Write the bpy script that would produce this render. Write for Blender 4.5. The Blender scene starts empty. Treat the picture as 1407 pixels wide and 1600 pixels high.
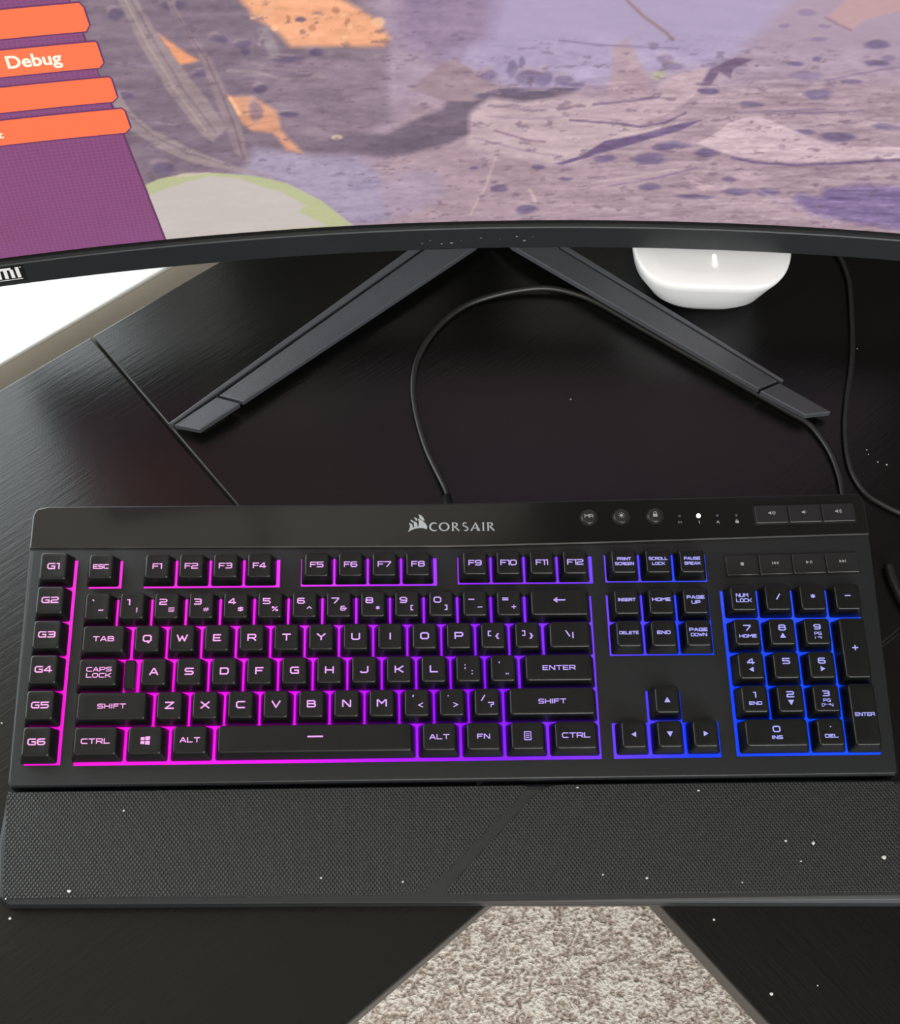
import bpy, bmesh, math, random
import numpy as np
from mathutils import Vector, Matrix

random.seed(4)
rng = np.random.default_rng(7)
R = math.radians
C = bpy.context.scene.collection
MM = 0.001
DESK = 0.75                                    # desk top above the carpet, metres

def W(x, y, z=0.0):
    """desk millimetres -> world metres (desk top is z = 0 mm)"""
    return (x * MM, y * MM, z * MM + DESK)

# ------------------------------------------------------------------ camera
cd = bpy.data.cameras.new('camera'); cam = bpy.data.objects.new('camera', cd); C.objects.link(cam)
bpy.context.scene.camera = cam
cam.matrix_world = Matrix(((0.999003,0.005408,-0.044323,0.170371),(-0.025419,0.884974,-0.464947,-0.235352),(0.036710,0.465610,0.884228,1.504258),(0.000000,0.000000,0.000000,1.000000)))
cd.sensor_fit = 'HORIZONTAL'; cd.sensor_width = 36.0
cd.lens = 36.0 * 2200.0 / 1407.0
cd.clip_start = 0.02; cd.clip_end = 50

# ------------------------------------------------------------------ world, exposure
world = bpy.data.worlds.new('world'); bpy.context.scene.world = world
world.use_nodes = True
bg = world.node_tree.nodes['Background']
bg.inputs[0].default_value = (0.72, 0.86, 1.0, 1); bg.inputs[1].default_value = 1.5
vs = bpy.context.scene.view_settings
vs.view_transform = 'Standard'; vs.look = 'None'; vs.gamma = 1.0; vs.exposure = 0.0; vs.use_curve_mapping = False
cy_ = bpy.context.scene.cycles
cy_.max_bounces = 6; cy_.diffuse_bounces = 3; cy_.glossy_bounces = 4; cy_.transmission_bounces = 4
cy_.sample_clamp_indirect = 4.0
cy_.use_denoising = True

# room axes: the desk stands in a corner, the left wall runs along UD
BE0 = Vector((-72.0, 249.0)); UD = Vector((math.cos(R(37.45)), math.sin(R(37.45)))); UN = Vector((-UD.y, UD.x))
def wall_pt(u, n, z):                          # u along the left wall, n away from the desk, z above desk top (mm)
    p = BE0 + UD * u + UN * n
    return (p.x, p.y, z)

# ------------------------------------------------------------------ lights: daylight through the two windows, and an added ceiling fill
def area(name, loc, aim, sx, sy, power, color):
    l = bpy.data.lights.new(name, 'AREA'); l.shape = 'RECTANGLE'; l.size = sx; l.size_y = sy
    l.energy = power; l.color = color
    o = bpy.data.objects.new(name, l); C.objects.link(o)
    o.location = loc
    d = Vector(aim) - Vector(loc)
    o.rotation_euler = d.to_track_quat('-Z', 'Y').to_euler()
    return o
p0 = wall_pt(-347, 178, 215); p1 = wall_pt(-347, -900, 215)
area('daylight_side_window', W(*p0), W(*p1), 1.00, 0.52, 8.0, (0.93, 0.98, 0.97))
q0 = wall_pt(-500, -2380, 900); q1 = wall_pt(-300, -400, 300)
area('daylight_rear_window', W(*q0), W(*q1), 1.5, 1.2, 46, (0.98, 0.98, 1.0))
k0 = wall_pt(-400, -1300, 1600)
area('added_ceiling_fill', W(*k0), W(k0[0], k0[1], 0), 0.34, 0.34, 10, (1.0, 0.93, 0.82))  # fill light of the added, unseen ceiling lamp

# ------------------------------------------------------------------ materials
def srgb(r, g, b):
    f = lambda c: ((c / 255 + 0.055) / 1.055) ** 2.4 if c / 255 > 0.04045 else c / 255 / 12.92
    return (f(r), f(g), f(b), 1.0)
def new_mat(name):
    m = bpy.data.materials.new(name); m.use_nodes = True
    return m, m.node_tree.nodes, m.node_tree.links, m.node_tree.nodes['Principled BSDF']
def noise_mat(name, c1, c2, rough, scale=300.0, bump=0.1, dist=0.0002, spec=0.5, rvar=0.0, coat=0.0, stretch=(1, 1, 1), rot=0.0, detail=4.0):
    m, n, l, p = new_mat(name)
    tc = n.new('ShaderNodeTexCoord'); mp = n.new('ShaderNodeMapping')
    mp.inputs['Scale'].default_value = stretch; mp.inputs['Rotation'].default_value = (0, 0, rot)
    nz = n.new('ShaderNodeTexNoise'); nz.inputs['Scale'].default_value = scale; nz.inputs['Detail'].default_value = detail
    l.new(tc.outputs['Object'], mp.inputs['Vector']); l.new(mp.outputs[0], nz.inputs['Vector'])
    mix = n.new('ShaderNodeMix'); mix.data_type = 'RGBA'
    mix.inputs[6].default_value = c1; mix.inputs[7].default_value = c2
    l.new(nz.outputs['Fac'], mix.inputs[0]); l.new(mix.outputs[2], p.inputs['Base Color'])
    p.inputs['Roughness'].default_value = rough; p.inputs['Specular IOR Level'].default_value = spec
    p.inputs['Coat Weight'].default_value = coat
    if rvar:
        mr = n.new('ShaderNodeMapRange'); mr.inputs[3].default_value = rough - rvar; mr.inputs[4].default_value = rough + rvar
        l.new(nz.outputs['Fac'], mr.inputs[0]); l.new(mr.outputs[0], p.inputs['Roughness'])
    if bump:
        b = n.new('ShaderNodeBump'); b.inputs['Strength'].default_value = bump; b.inputs['Distance'].default_value = dist
        l.new(nz.outputs['Fac'], b.inputs['Height']); l.new(b.outputs[0], p.inputs['Normal'])
    return m
def emit_mat(name, col, strength):
    m, n, l, p = new_mat(name)
    p.inputs['Base Color'].default_value = (col[0] * .2, col[1] * .2, col[2] * .2, 1)
    p.inputs['Emission Color'].default_value = col; p.inputs['Emission Strength'].default_value = strength
    p.inputs['Roughness'].default_value = 0.5
    return m
def g(v): return (v, v, v, 1)

M_CAP = noise_mat('keycap_plastic', (0.005, 0.0055, 0.0055, 1), (0.009, 0.0095, 0.0095, 1), 0.30, 900, 0.2, 0.00012, 0.36)
M_DECK = noise_mat('deck_plastic', (0.009, 0.0105, 0.012, 1), (0.014, 0.016, 0.0185, 1), 0.40, 700, 0.2, 0.0002, 0.5)
M_BAND = noise_mat('glossy_band_plastic', (0.003, 0.003, 0.003, 1), (0.005, 0.005, 0.005, 1), 0.10, 60, 0.0, 0.0, 0.68)
M_BUTTON = noise_mat('satin_button_plastic', (0.012, 0.012, 0.013, 1), (0.020, 0.020, 0.021, 1), 0.30, 500, 0.1, 0.0001, 0.5)
M_GROOVE = noise_mat('groove_black', g(0.002), g(0.004), 0.7, 200, 0.0)
M_REST = noise_mat('wrist_rest_plastic', (0.009, 0.0105, 0.0125, 1), (0.014, 0.016, 0.019, 1), 0.42, 600, 0.15, 0.0002, 0.5)
M_CABLE = noise_mat('cable_rubber', g(0.010), g(0.016), 0.38, 300, 0.1, 0.0002, 0.5)
M_BEZEL = noise_mat('bezel_plastic', (0.010, 0.012, 0.013, 1), (0.018, 0.020, 0.022, 1), 0.45, 700, 0.2, 0.0002, 0.45)
M_BLACK = noise_mat('black_gap', g(0.001), g(0.002), 0.5, 100, 0.0)
M_LEG = noise_mat('stand_metal_paint', (0.050, 0.053, 0.060, 1), (0.075, 0.078, 0.088, 1), 0.36, 1500, 0.5, 0.0003, 0.6)
M_WHITE = noise_mat('white_router_plastic', g(0.80), g(0.84), 0.22, 40, 0.0)
M_SILL = noise_mat('white_sill_paint', (0.82, 0.84, 0.83, 1), (0.88, 0.89, 0.88, 1), 0.40, 30, 0.05, 0.0005)
M_WALL = noise_mat('beige_wall_paint', (0.70, 0.675, 0.60, 1), (0.75, 0.72, 0.645, 1), 0.85, 60, 0.15, 0.001)
M_WALLDARK = noise_mat('darkened_unseen_wall', (0.10, 0.10, 0.095, 1), (0.13, 0.13, 0.12, 1), 0.85, 60, 0.15, 0.001)  # unseen wall coloured dark so that desk reflections stay dim
M_CEIL = noise_mat('ceiling_paint', (0.64, 0.61, 0.54, 1), (0.70, 0.67, 0.60, 1), 0.9, 80, 0.3, 0.002)
M_TRIM = noise_mat('white_trim_paint', g(0.75), g(0.80), 0.45, 30, 0.0)
M_METAL = noise_mat('desk_leg_metal', g(0.02), g(0.03), 0.45, 300, 0.1)
M_LOGO = noise_mat('silver_logo_print', (0.36, 0.40, 0.41, 1), (0.44, 0.48, 0.49, 1), 0.5, 400, 0.0)
M_PRINT = noise_mat('grey_icon_print', (0.30, 0.31, 0.32, 1), (0.40, 0.41, 0.42, 1), 0.5, 400, 0.0)
M_DIMPRINT = noise_mat('dim_icon_print', (0.13, 0.13, 0.14, 1), (0.17, 0.17, 0.18, 1), 0.5, 400, 0.0)
M_LINT = noise_mat('lint', (0.5, 0.5, 0.48, 1), (0.7, 0.7, 0.66, 1), 0.9, 900, 0.3)
M_STICKER = noise_mat('white_sticker_print', g(0.72), g(0.80), 0.5, 100, 0.0)
M_LAMP = emit_mat('added_lamp_glass', (1.0, 0.93, 0.82, 1), 3.0)  # glow of the added ceiling lamp
M_LED = emit_mat('white_led', (0.93, 0.86, 1.0, 1), 14.0)
M_LEDOFF = noise_mat('unlit_led', (0.05, 0.05, 0.08, 1), (0.07, 0.07, 0.10, 1), 0.3, 100, 0.0)
M_BTN = emit_mat('orange_menu_button', srgb(250, 112, 72), 0.97)
M_BTNEDGE = emit_mat('button_outline', srgb(96, 52, 92), 1.0)
M_MENUTXT = emit_mat('menu_lettering', srgb(252, 232, 214), 0.95)

def m_glass():
    m, n, l, p = new_mat('window_glass')
    p.inputs['Transmission Weight'].default_value = 1.0; p.inputs['Roughness'].default_value = 0.0
    p.inputs['IOR'].default_value = 1.02
    return m
M_GLASS = m_glass()

def wood(name, ang):
    """black foil with an embossed grain that runs along the board"""
    m, n, l, p = new_mat(name)
    tc = n.new('ShaderNodeTexCoord'); mp = n.new('ShaderNodeMapping'); mp.vector_type = 'TEXTURE'
    mp.inputs['Rotation'].default_value = (0, 0, ang); mp.inputs['Scale'].default_value = (1, 0.075, 1)
    l.new(tc.outputs['Object'], mp.inputs['Vector'])
    nz = n.new('ShaderNodeTexNoise'); nz.inputs['Scale'].default_value = 34; nz.inputs['Detail'].default_value = 5; nz.inputs['Roughness'].default_value = 0.6
    nz.inputs['Distortion'].default_value = 0.3
    l.new(mp.outputs[0], nz.inputs['Vector'])
    n2 = n.new('ShaderNodeTexNoise'); n2.inputs['Scale'].default_value = 9; n2.inputs['Detail'].default_value = 2
    l.new(mp.outputs[0], n2.inputs['Vector'])
    b = n.new('ShaderNodeBump'); b.inputs['Strength'].default_value = 0.32; b.inputs['Distance'].default_value = 0.0005
    l.new(nz.outputs['Fac'], b.inputs['Height'])
    f = n.new('ShaderNodeTexNoise'); f.inputs['Scale'].default_value = 1100; f.inputs['Detail'].default_value = 1
    l.new(tc.outputs['Object'], f.inputs['Vector'])
    b2 = n.new('ShaderNodeBump'); b2.inputs['Strength'].default_value = 0.2; b2.inputs['Distance'].default_value = 0.0002
    l.new(f.outputs['Fac'], b2.inputs['Height']); l.new(b.outputs[0], b2.inputs['Normal']); l.new(b2.outputs[0], p.inputs['Normal'])
    mix = n.new('ShaderNodeMix'); mix.data_type = 'RGBA'
    mix.inputs[6].default_value = (0.0016, 0.0016, 0.0016, 1); mix.inputs[7].default_value = (0.0045, 0.0043, 0.004, 1)
    l.new(n2.outputs['Fac'], mix.inputs[0]); l.new(mix.outputs[2], p.inputs['Base Color'])
    p.inputs['Roughness'].default_value = 0.27; p.inputs['Specular IOR Level'].default_value = 0.42
    return m
M_WOODL = wood('black_wood_left', R(38.6)); M_WOODR = wood('black_wood_right', R(-50.5))
M_EDGE = noise_mat('desk_edge_band', (0.030, 0.028, 0.026, 1), (0.045, 0.042, 0.040, 1), 0.4, 200, 0.1)

def glow_mat(name, strength, pale, base):
    """backlight whose colour runs from pink over violet to blue along the keyboard"""
    m, n, l, p = new_mat(name)
    geo = n.new('ShaderNodeNewGeometry'); sep = n.new('ShaderNodeSeparateXYZ')
    l.new(geo.outputs['Position'], sep.inputs[0])
    mr = n.new('ShaderNodeMapRange'); mr.inputs[1].default_value = -0.03; mr.inputs[2].default_value = 0.45
    l.new(sep.outputs['X'], mr.inputs[0])
    cr = n.new('ShaderNodeValToRGB'); e = cr.color_ramp.elements
    stops = [(0.00, (0.90, 0.0, 0.60)), (0.15, (0.95, 0.0, 0.72)), (0.30, (0.80, 0.0, 0.90)), (0.42, (0.42, 0.0, 1.0)), (0.53, (0.24, 0.0, 1.0)),
             (0.63, (0.20, 0.02, 1.0)), (0.69, (0.10, 0.04, 1.0)), (0.76, (0.0, 0.035, 1.0)), (1.0, (0.0, 0.075, 1.0))]
    e[0].position = stops[0][0]; e[0].color = (*stops[0][1], 1)
    e[1].position = 1.0; e[1].color = (*stops[-1][1], 1)
    for s, c in stops[1:-1]:
        x = e.new(s); x.color = (*c, 1)
    l.new(mr.outputs[0], cr.inputs[0])
    # the diodes far from the front row are a little paler
    my = n.new('ShaderNodeMapRange'); my.inputs[1].default_value = 0.04; my.inputs[2].default_value = 0.12; my.inputs[3].default_value = 0.0; my.inputs[4].default_value = 0.07
    l.new(sep.outputs['Y'], my.inputs[0])
    nz = n.new('ShaderNodeTexNoise'); nz.inputs['Scale'].default_value = 26; l.new(geo.outputs['Position'], nz.inputs['Vector'])
    mul = n.new('ShaderNodeMath'); mul.operation = 'MULTIPLY'; l.new(my.outputs[0], mul.inputs[0]); l.new(nz.outputs['Fac'], mul.inputs[1])
    ad = n.new('ShaderNodeMath'); ad.operation = 'ADD'; l.new(mul.outputs[0], ad.inputs[0]); ad.inputs[1].default_value = pale
    mix = n.new('ShaderNodeMix'); mix.data_type = 'RGBA'; mix.inputs[7].default_value = (0.9, 0.8, 0.95, 1)
    l.new(ad.outputs[0], mix.inputs[0]); l.new(cr.outputs[0], mix.inputs[6]); l.new(mix.outputs[2], p.inputs['Emission Color'])
    p.inputs['Emission Strength'].default_value = strength
    p.inputs['Base Color'].default_value = base; p.inputs['Roughness'].default_value = 0.5
    return m
M_GLOW = glow_mat('backlight_glow', 1.15, 0.0, (0.004, 0.004, 0.005, 1))
M_LEGEND = glow_mat('backlit_legend', 1.0, 0.36, (0.10, 0.10, 0.10, 1))

def pad_mat():
    """rubber pad moulded with rows of small raised lozenges"""
    m, n, l, p = new_mat('textured_rubber')
    tc = n.new('ShaderNodeTexCoord'); sep = n.new('ShaderNodeSeparateXYZ'); l.new(tc.outputs['Object'], sep.inputs[0])
    def math_(op, a, b=None):
        x = n.new('ShaderNodeMath'); x.operation = op
        for i, v in enumerate((a, b)):
            if v is None: continue
            if isinstance(v, (int, float)): x.inputs[i].default_value = v
            else: l.new(v, x.inputs[i])
        return x.outputs[0]
    kx = 2 * math.pi / 0.0022; ky = 2 * math.pi / 0.0028
    a = math_('SINE', math_('MULTIPLY', sep.outputs['X'], kx)); b = math_('SINE', math_('MULTIPLY', sep.outputs['Y'], ky))
    h = math_('POWER', math_('MAXIMUM', math_('MULTIPLY', a, b), 0.0), 0.8)
    bp = n.new('ShaderNodeBump'); bp.inputs['Strength'].default_value = 1.0; bp.inputs['Distance'].default_value = 0.0012
    l.new(h, bp.inputs['Height']); l.new(bp.outputs[0], p.inputs['Normal'])
    p.inputs['Base Color'].default_value = (0.014, 0.015, 0.016, 1)
    p.inputs['Roughness'].default_value = 0.34; p.inputs['Specular IOR Level'].default_value = 0.6
    return m
M_PAD = pad_mat()

def carpet_mat():
    m, n, l, p = new_mat('carpet_pile')
    tc = n.new('ShaderNodeTexCoord')
    w = n.new('ShaderNodeTexNoise'); w.inputs['Scale'].default_value = 90; w.inputs['Detail'].default_value = 3; w.inputs['Distortion'].default_value = 1.2
    l.new(tc.outputs['Object'], w.inputs['Vector'])
    f = n.new('ShaderNodeTexNoise'); f.inputs['Scale'].default_value = 260; f.inputs['Detail'].default_value = 3
    l.new(tc.outputs['Object'], f.inputs['Vector'])
    mm = n.new('ShaderNodeMath'); mm.operation = 'MULTIPLY_ADD'; l.new(f.outputs['Fac'], mm.inputs[0]); mm.inputs[1].default_value = 0.8; l.new(w.outputs['Fac'], mm.inputs[2])
    cr = n.new('ShaderNodeValToRGB'); e = cr.color_ramp.elements
    e[0].position = 0.70; e[0].color = (0.36, 0.285, 0.235, 1); e[1].position = 1.06; e[1].color = (0.95, 0.89, 0.81, 1)
    x = e.new(0.88); x.color = (0.66, 0.57, 0.495, 1)
    l.new(mm.outputs[0], cr.inputs[0]); l.new(cr.outputs[0], p.inputs['Base Color'])
    b = n.new('ShaderNodeBump'); b.inputs['Strength'].default_value = 1.0; b.inputs['Distance'].default_value = 0.006
    l.new(mm.outputs[0], b.inputs['Height']); l.new(b.outputs[0], p.inputs['Normal'])
    p.inputs['Roughness'].default_value = 0.95; p.inputs['Specular IOR Level'].default_value = 0.1
    return m
M_CARPET = carpet_mat()

def screen_mat():
    m, n, l, p = new_mat('display_panel')
    at = n.new('ShaderNodeAttribute'); at.attribute_name = 'picture'
    l.new(at.outputs['Color'], p.inputs['Emission Color']); p.inputs['Emission Strength'].default_value = 1.04
    p.inputs['Base Color'].default_value = (0.008, 0.008, 0.010, 1); p.inputs['Roughness'].default_value = 0.45
    return m
M_SCREEN = screen_mat()
def panel_mat():
    m, n, l, p = new_mat('menu_panel')
    tc = n.new('ShaderNodeTexCoord'); sep = n.new('ShaderNodeSeparateXYZ'); l.new(tc.outputs['UV'], sep.inputs[0])
    outs = []
    for ax, k in (('X', 1 / 2.6), ('Y', 1 / 2.6)):
        a = n.new('ShaderNodeMath'); a.operation = 'MULTIPLY'; l.new(sep.outputs[ax], a.inputs[0]); a.inputs[1].default_value = k
        b = n.new('ShaderNodeMath'); b.operation = 'FRACT'; l.new(a.outputs[0], b.inputs[0])
        c = n.new('ShaderNodeMath'); c.operation = 'LESS_THAN'; l.new(b.outputs[0], c.inputs[0]); c.inputs[1].default_value = 0.3
        outs.append(c.outputs[0])
    mx = n.new('ShaderNodeMath'); mx.operation = 'MAXIMUM'; l.new(outs[0], mx.inputs[0]); l.new(outs[1], mx.inputs[1])
    nz = n.new('ShaderNodeTexNoise'); nz.inputs['Scale'].default_value = 0.02; l.new(tc.outputs['UV'], nz.inputs['Vector'])
    m1 = n.new('ShaderNodeMix'); m1.data_type = 'RGBA'; m1.inputs[6].default_value = srgb(128, 72, 104); m1.inputs[7].default_value = srgb(138, 82, 136); l.new(nz.outputs['Fac'], m1.inputs[0])
    m2 = n.new('ShaderNodeMix'); m2.data_type = 'RGBA'; l.new(m1.outputs[2], m2.inputs[6]); m2.inputs[7].default_value = srgb(160, 84, 142)
    s = n.new('ShaderNodeMath'); s.operation = 'MULTIPLY'; l.new(mx.outputs[0], s.inputs[0]); s.inputs[1].default_value = 0.55; l.new(s.outputs[0], m2.inputs[0])
    l.new(m2.outputs[2], p.inputs['Emission Color']); p.inputs['Emission Strength'].default_value = 0.93
    p.inputs['Base Color'].default_value = (0.01, 0.01, 0.012, 1); p.inputs['Roughness'].default_value = 0.3
    return m
M_PANEL_MAT = panel_mat()

# ------------------------------------------------------------------ mesh helpers
def link(name, me, mats, parent=None, smooth=False):
    o = bpy.data.objects.new(name, me); C.objects.link(o)
    for m in (mats if isinstance(mats, (list, tuple)) else [mats]):
        if not me.materials or len(me.materials) < (len(mats) if isinstance(mats, (list, tuple)) else 1):
            me.materials.append(m)
    if smooth:
        for p in me.polygons: p.use_smooth = True
    if parent: o.parent = parent
    return o
def pymesh(name, vs_, fs):
    me = bpy.data.meshes.new(name); me.from_pydata([tuple(c * MM for c in v) for v in vs_], [], fs); me.update()
    return me
def make(name, vs_, fs, mats, parent=None, smooth=False, fix=True):
    me = pymesh(name, vs_, fs)
    if fix:
        b = bmesh.new(); b.from_mesh(me); bmesh.ops.recalc_face_normals(b, faces=b.faces); b.to_mesh(me); b.free()
    return link(name, me, mats, parent, smooth)
def bevel(o, w, seg=2, ang=35):
    m = o.modifiers.new('bevel', 'BEVEL'); m.width = w * MM; m.segments = seg; m.limit_method = 'ANGLE'; m.angle_limit = R(ang)
    m.harden_normals = False
    return o
def prism(pts, z0, z1, V=None, F=None):
    """pts: outline in mm; z0, z1 numbers or functions of (x, y)"""
    V = [] if V is None else V; F = [] if F is None else F
    f0 = z0 if callable(z0) else (lambda x, y: z0); f1 = z1 if callable(z1) else (lambda x, y: z1)
    b = len(V); n = len(pts)
    V += [(x, y, f0(x, y)) for x, y in pts] + [(x, y, f1(x, y)) for x, y in pts]
    F.append(list(range(b + n - 1, b - 1, -1))); F.append(list(range(b + n, b + 2 * n)))
    for i in range(n):
        j = (i + 1) % n; F.append([b + i, b + j, b + n + j, b + n + i])
    return V, F
def box(x0, x1, y0, y1, z0, z1, V=None, F=None):
    return prism([(x0, y0), (x1, y0), (x1, y1), (x0, y1)], z0, z1, V, F)
def rrect(w, d, r, n=4, cx=0, cy=0):
    pts = []
    for (sx, sy, a0) in ((1, -1, -90), (1, 1, 0), (-1, 1, 90), (-1, -1, 180)):
        for k in range(n + 1):
            a = R(a0 + 90 * k / n)
            pts.append((cx + sx * (w / 2 - r) + r * math.cos(a), cy + sy * (d / 2 - r) + r * math.sin(a)))
    return pts
def loft(rings, cap0=True, cap1=True):
    V = [p for r_ in rings for p in r_]; n = len(rings[0]); F = []
    for k in range(len(rings) - 1):
        for i in range(n):
            j = (i + 1) % n; F.append([k * n + i, k * n + j, (k + 1) * n + j, (k + 1) * n + i])
    if cap0: F.append(list(range(n - 1, -1, -1)))
    if cap1: F.append(list(range((len(rings) - 1) * n, len(rings) * n)))
    return V, F
def spline(pts, n=8):
    """Catmull-Rom through 3D points"""
    P_ = [Vector(p) for p in pts]; P_ = [P_[0] * 2 - P_[1]] + P_ + [P_[-1] * 2 - P_[-2]]
    out = []
    for i in range(1, len(P_) - 2):
        for k in range(n):
            t = k / n; a, b, c, d = P_[i - 1:i + 3]
            out.append(0.5 * ((2 * b) + (c - a) * t + (2 * a - 5 * b + 4 * c - d) * t * t + (3 * b - a - 3 * c + d) * t ** 3))
    out.append(P_[-2]); return out
def tube(path, r, seg=10):
    rings = []; n = len(path)
    for i, p in enumerate(path):
        t = (path[min(i + 1, n - 1)] - path[max(i - 1, 0)]).normalized()
        s = t.cross(Vector((0, 0, 1)));  s = s.normalized() if s.length > 1e-4 else Vector((1, 0, 0))
        u = s.cross(t)
        rr = r(i / (n - 1)) if callable(r) else r
        rings.append([tuple(p + s * rr * math.cos(2 * math.pi * k / seg) + u * rr * math.sin(2 * math.pi * k / seg)) for k in range(seg)])
    return loft(rings)
def empty(name, loc, rz=0.0):
    o = bpy.data.objects.new(name, None); C.objects.link(o); o.location = loc; o.rotation_euler = (0, 0, rz); o.empty_display_size = 0.05
    return o
def tag(o, label, cat, group=None, kind=None):
    o['label'] = label
    if cat: o['category'] = cat
    if group: o['group'] = group
    if kind: o['kind'] = kind
    return o
def local(v, o): return (v[0] - o[0], v[1] - o[1], v[2] - o[2])
def structure(o): o['kind'] = 'structure'; o.location = (0, 0, DESK) if o.type == 'MESH' else o.location; return o

# ================================================================== THE ROOM
LW0, LW1 = -1900, 690          # left wall extent along u
NB = 80                        # gap between desk and wall
DEP = -2500                    # room depth
def wallbox(u0, u1, n0, n1, z0, z1, V, F):
    pts = [wall_pt(u, n, 0)[:2] for u, n in ((u0, n0), (u1, n0), (u1, n1), (u0, n1))]
    return prism(pts, z0, z1, V, F)
FL, CE = -750, 1700
WU0, WU1, WZ0, WZ1 = -900, 205, -86, 1240
V, F = [], []
wallbox(LW0, WU0, NB, NB + 150, FL, CE, V, F); wallbox(WU1, LW1 + 150, NB, NB + 150, FL, CE, V, F)
wallbox(WU0, WU1, NB, NB + 150, FL, WZ0 - 5, V, F); wallbox(WU0, WU1, NB, NB + 150, WZ1, CE, V, F)
structure(make('wall_left', V, F, M_WALL))
V, F = [], []; wallbox(LW1, LW1 + 100, DEP, NB, FL, CE, V, F); structure(make('wall_right', V, F, M_WALLDARK))
# wall behind the photographer, with the second window
V, F = [], []
wallbox(LW0, -1300, DEP - 100, DEP, FL, CE, V, F); wallbox(300, LW1, DEP - 100, DEP, FL, CE, V, F)
wallbox(-1300, 300, DEP - 100, DEP, FL, 200, V, F); wallbox(-1300, 300, DEP - 100, DEP, 1500, CE, V, F)
structure(make('wall_back', V, F, M_WALL))
V, F = [], []; wallbox(LW0 - 100, LW0, DEP - 100, NB + 150, FL, CE, V, F); structure(make('wall_front', V, F, M_WALL))
V, F = [], []; wallbox(LW0 - 100, LW1 + 100, DEP - 100, NB + 150, FL - 60, FL, V, F)
structure(make('floor', V, F, M_CARPET))
V, F = [], []; wallbox(LW0 - 100, LW1 + 100, DEP - 100, NB + 150, CE, CE + 60, V, F); structure(make('ceiling', V, F, M_CEIL))
# window over the desk: sill board, frame, pane
def wstruct(name, boxes, m, bev=0):
    V, F = [], []
    for b in boxes: wallbox(*b, V, F)
    o = structure(make(name, V, F, m))
    if bev: bevel(o, bev, 4)
    return o
wstruct('trim_1', [(WU0, WU1, NB - .5, NB + 100, WZ0 - 5, WZ0)], M_SILL, 4.5)      # sill board
wn = wstruct('window_1', [(WU0, WU1, NB + 100, NB + 135, WZ0 - 5, WZ0 + 60), (WU0, WU1, NB + 100, NB + 135, WZ1 - 60, WZ1), (WU0, WU0 + 50, NB + 100, NB + 135, WZ0 + 60, WZ1 - 60),
                     (WU1 - 50, WU1, NB + 100, NB + 135, WZ0 + 60, WZ1 - 60)], M_TRIM, 3)
V, F = [], []; wallbox(WU0 + 50, WU1 - 50, NB + 115, NB + 119, WZ0 + 60, WZ1 - 60, V, F); make('pane', V, F, M_GLASS, wn)
V, F = [], []; wallbox(WU0 + 4, WU1 - 4, NB + 84, NB + 86, 470, WZ1 - 30, V, F)  # unseen blind, added to keep the upper window out of reflections
bd = empty('added_blind', W(*wall_pt(-347, NB + 85, 470))); tag(bd, 'added unseen beige blind that cuts light from the upper side window', 'blind')
def blindpart(name, V, F, m): o = make(name, [local(v, wall_pt(-347, NB + 85, 470)) for v in V], F, m, bd); return o
blindpart('fabric', V, F, M_CEIL)
V, F = [], []; wallbox(WU0 + 4, WU1 - 4, NB + 80, NB + 90, 452, 470, V, F); blindpart('bottom_bar', V, F, M_TRIM)
V, F = [], []; wallbox(WU0 + 2, WU1 - 2, NB + 60, NB + 98, WZ1 - 40, WZ1 - 2, V, F); blindpart('roller_tube', V, F, M_TRIM)
wn = wstruct('window_2', [(-1300, 300, DEP - 70, DEP - 30, 200, 260), (-1300, 300, DEP - 70, DEP - 30, 1440, 1500), (-1300, -1240, DEP - 70, DEP - 30, 260, 1440),
                     (240, 300, DEP - 70, DEP - 30, 260, 1440)], M_TRIM, 3)
V, F = [], []; wallbox(-1240, 240, DEP - 52, DEP - 48, 260, 1440, V, F); make('pane', V, F, M_GLASS, wn)
wstruct('baseboard_left', [(LW0, LW1 - 13, -12 + NB, NB, FL, FL + 90)], M_TRIM, 3)
wstruct('baseboard_right', [(LW1 - 12, LW1, DEP, NB - 13, FL, FL + 90)], M_TRIM, 3)
# unseen ceiling lamp, added to carry the fill light
lr = empty('added_ceiling_lamp', W(k0[0], k0[1], CE)); tag(lr, 'added unseen ceiling fill lamp, round, with white glass shade', 'lamp')
V, F = loft([[(r_ * math.cos(a * math.pi / 16), r_ * math.sin(a * math.pi / 16), z) for a in range(32)] for r_, z in ((190, 0), (190, -18), (180, -26))])
make('added_lamp_base', V, F, M_TRIM, lr)
V, F = loft([[(r_ * math.cos(a * math.pi / 16), r_ * math.sin(a * math.pi / 16), z) for a in range(32)] for r_, z in ((176, -26), (165, -52), (120, -74), (60, -84), (10, -86))])
make('added_lamp_shade', V, F, M_LAMP, lr, True)

# ================================================================== THE DESK
desk = empty('corner_desk', W(0, 0, -750)); tag(desk, 'black woodgrain L-shaped corner desk under the keyboard and monitor', 'desk')
def dl(x, y): return Vector((x, y))
FLd = Vector((math.cos(R(38.6)), math.sin(R(38.6)))); FLp = dl(149, -132)
FRd = Vector((math.cos(R(-50.2)), math.sin(R(-50.2)))); FRp = dl(313, -75)
def cross2(a, da, b, db):
    d = da.x * db.y - da.y * db.x; t = ((b.x - a.x) * db.y - (b.y - a.y) * db.x) / d
    return a + da * t
inner = cross2(FLp, FLd, FRp, FRd)
SLp = dl(-18, 289); SLd = (dl(77, 169) - SLp).normalized()
s_front = cross2(SLp, SLd, FLp, FLd); s_back = cross2(SLp, SLd, BE0, UD)
BRp = BE0 + UD * (LW1 - 12); BRd = -UN                      # right back edge runs along the right wall
back_corner = BRp
SRd = Vector((math.cos(R(37.0)), math.sin(R(37.0)))); SRp = dl(460.5, 73.4)
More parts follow.
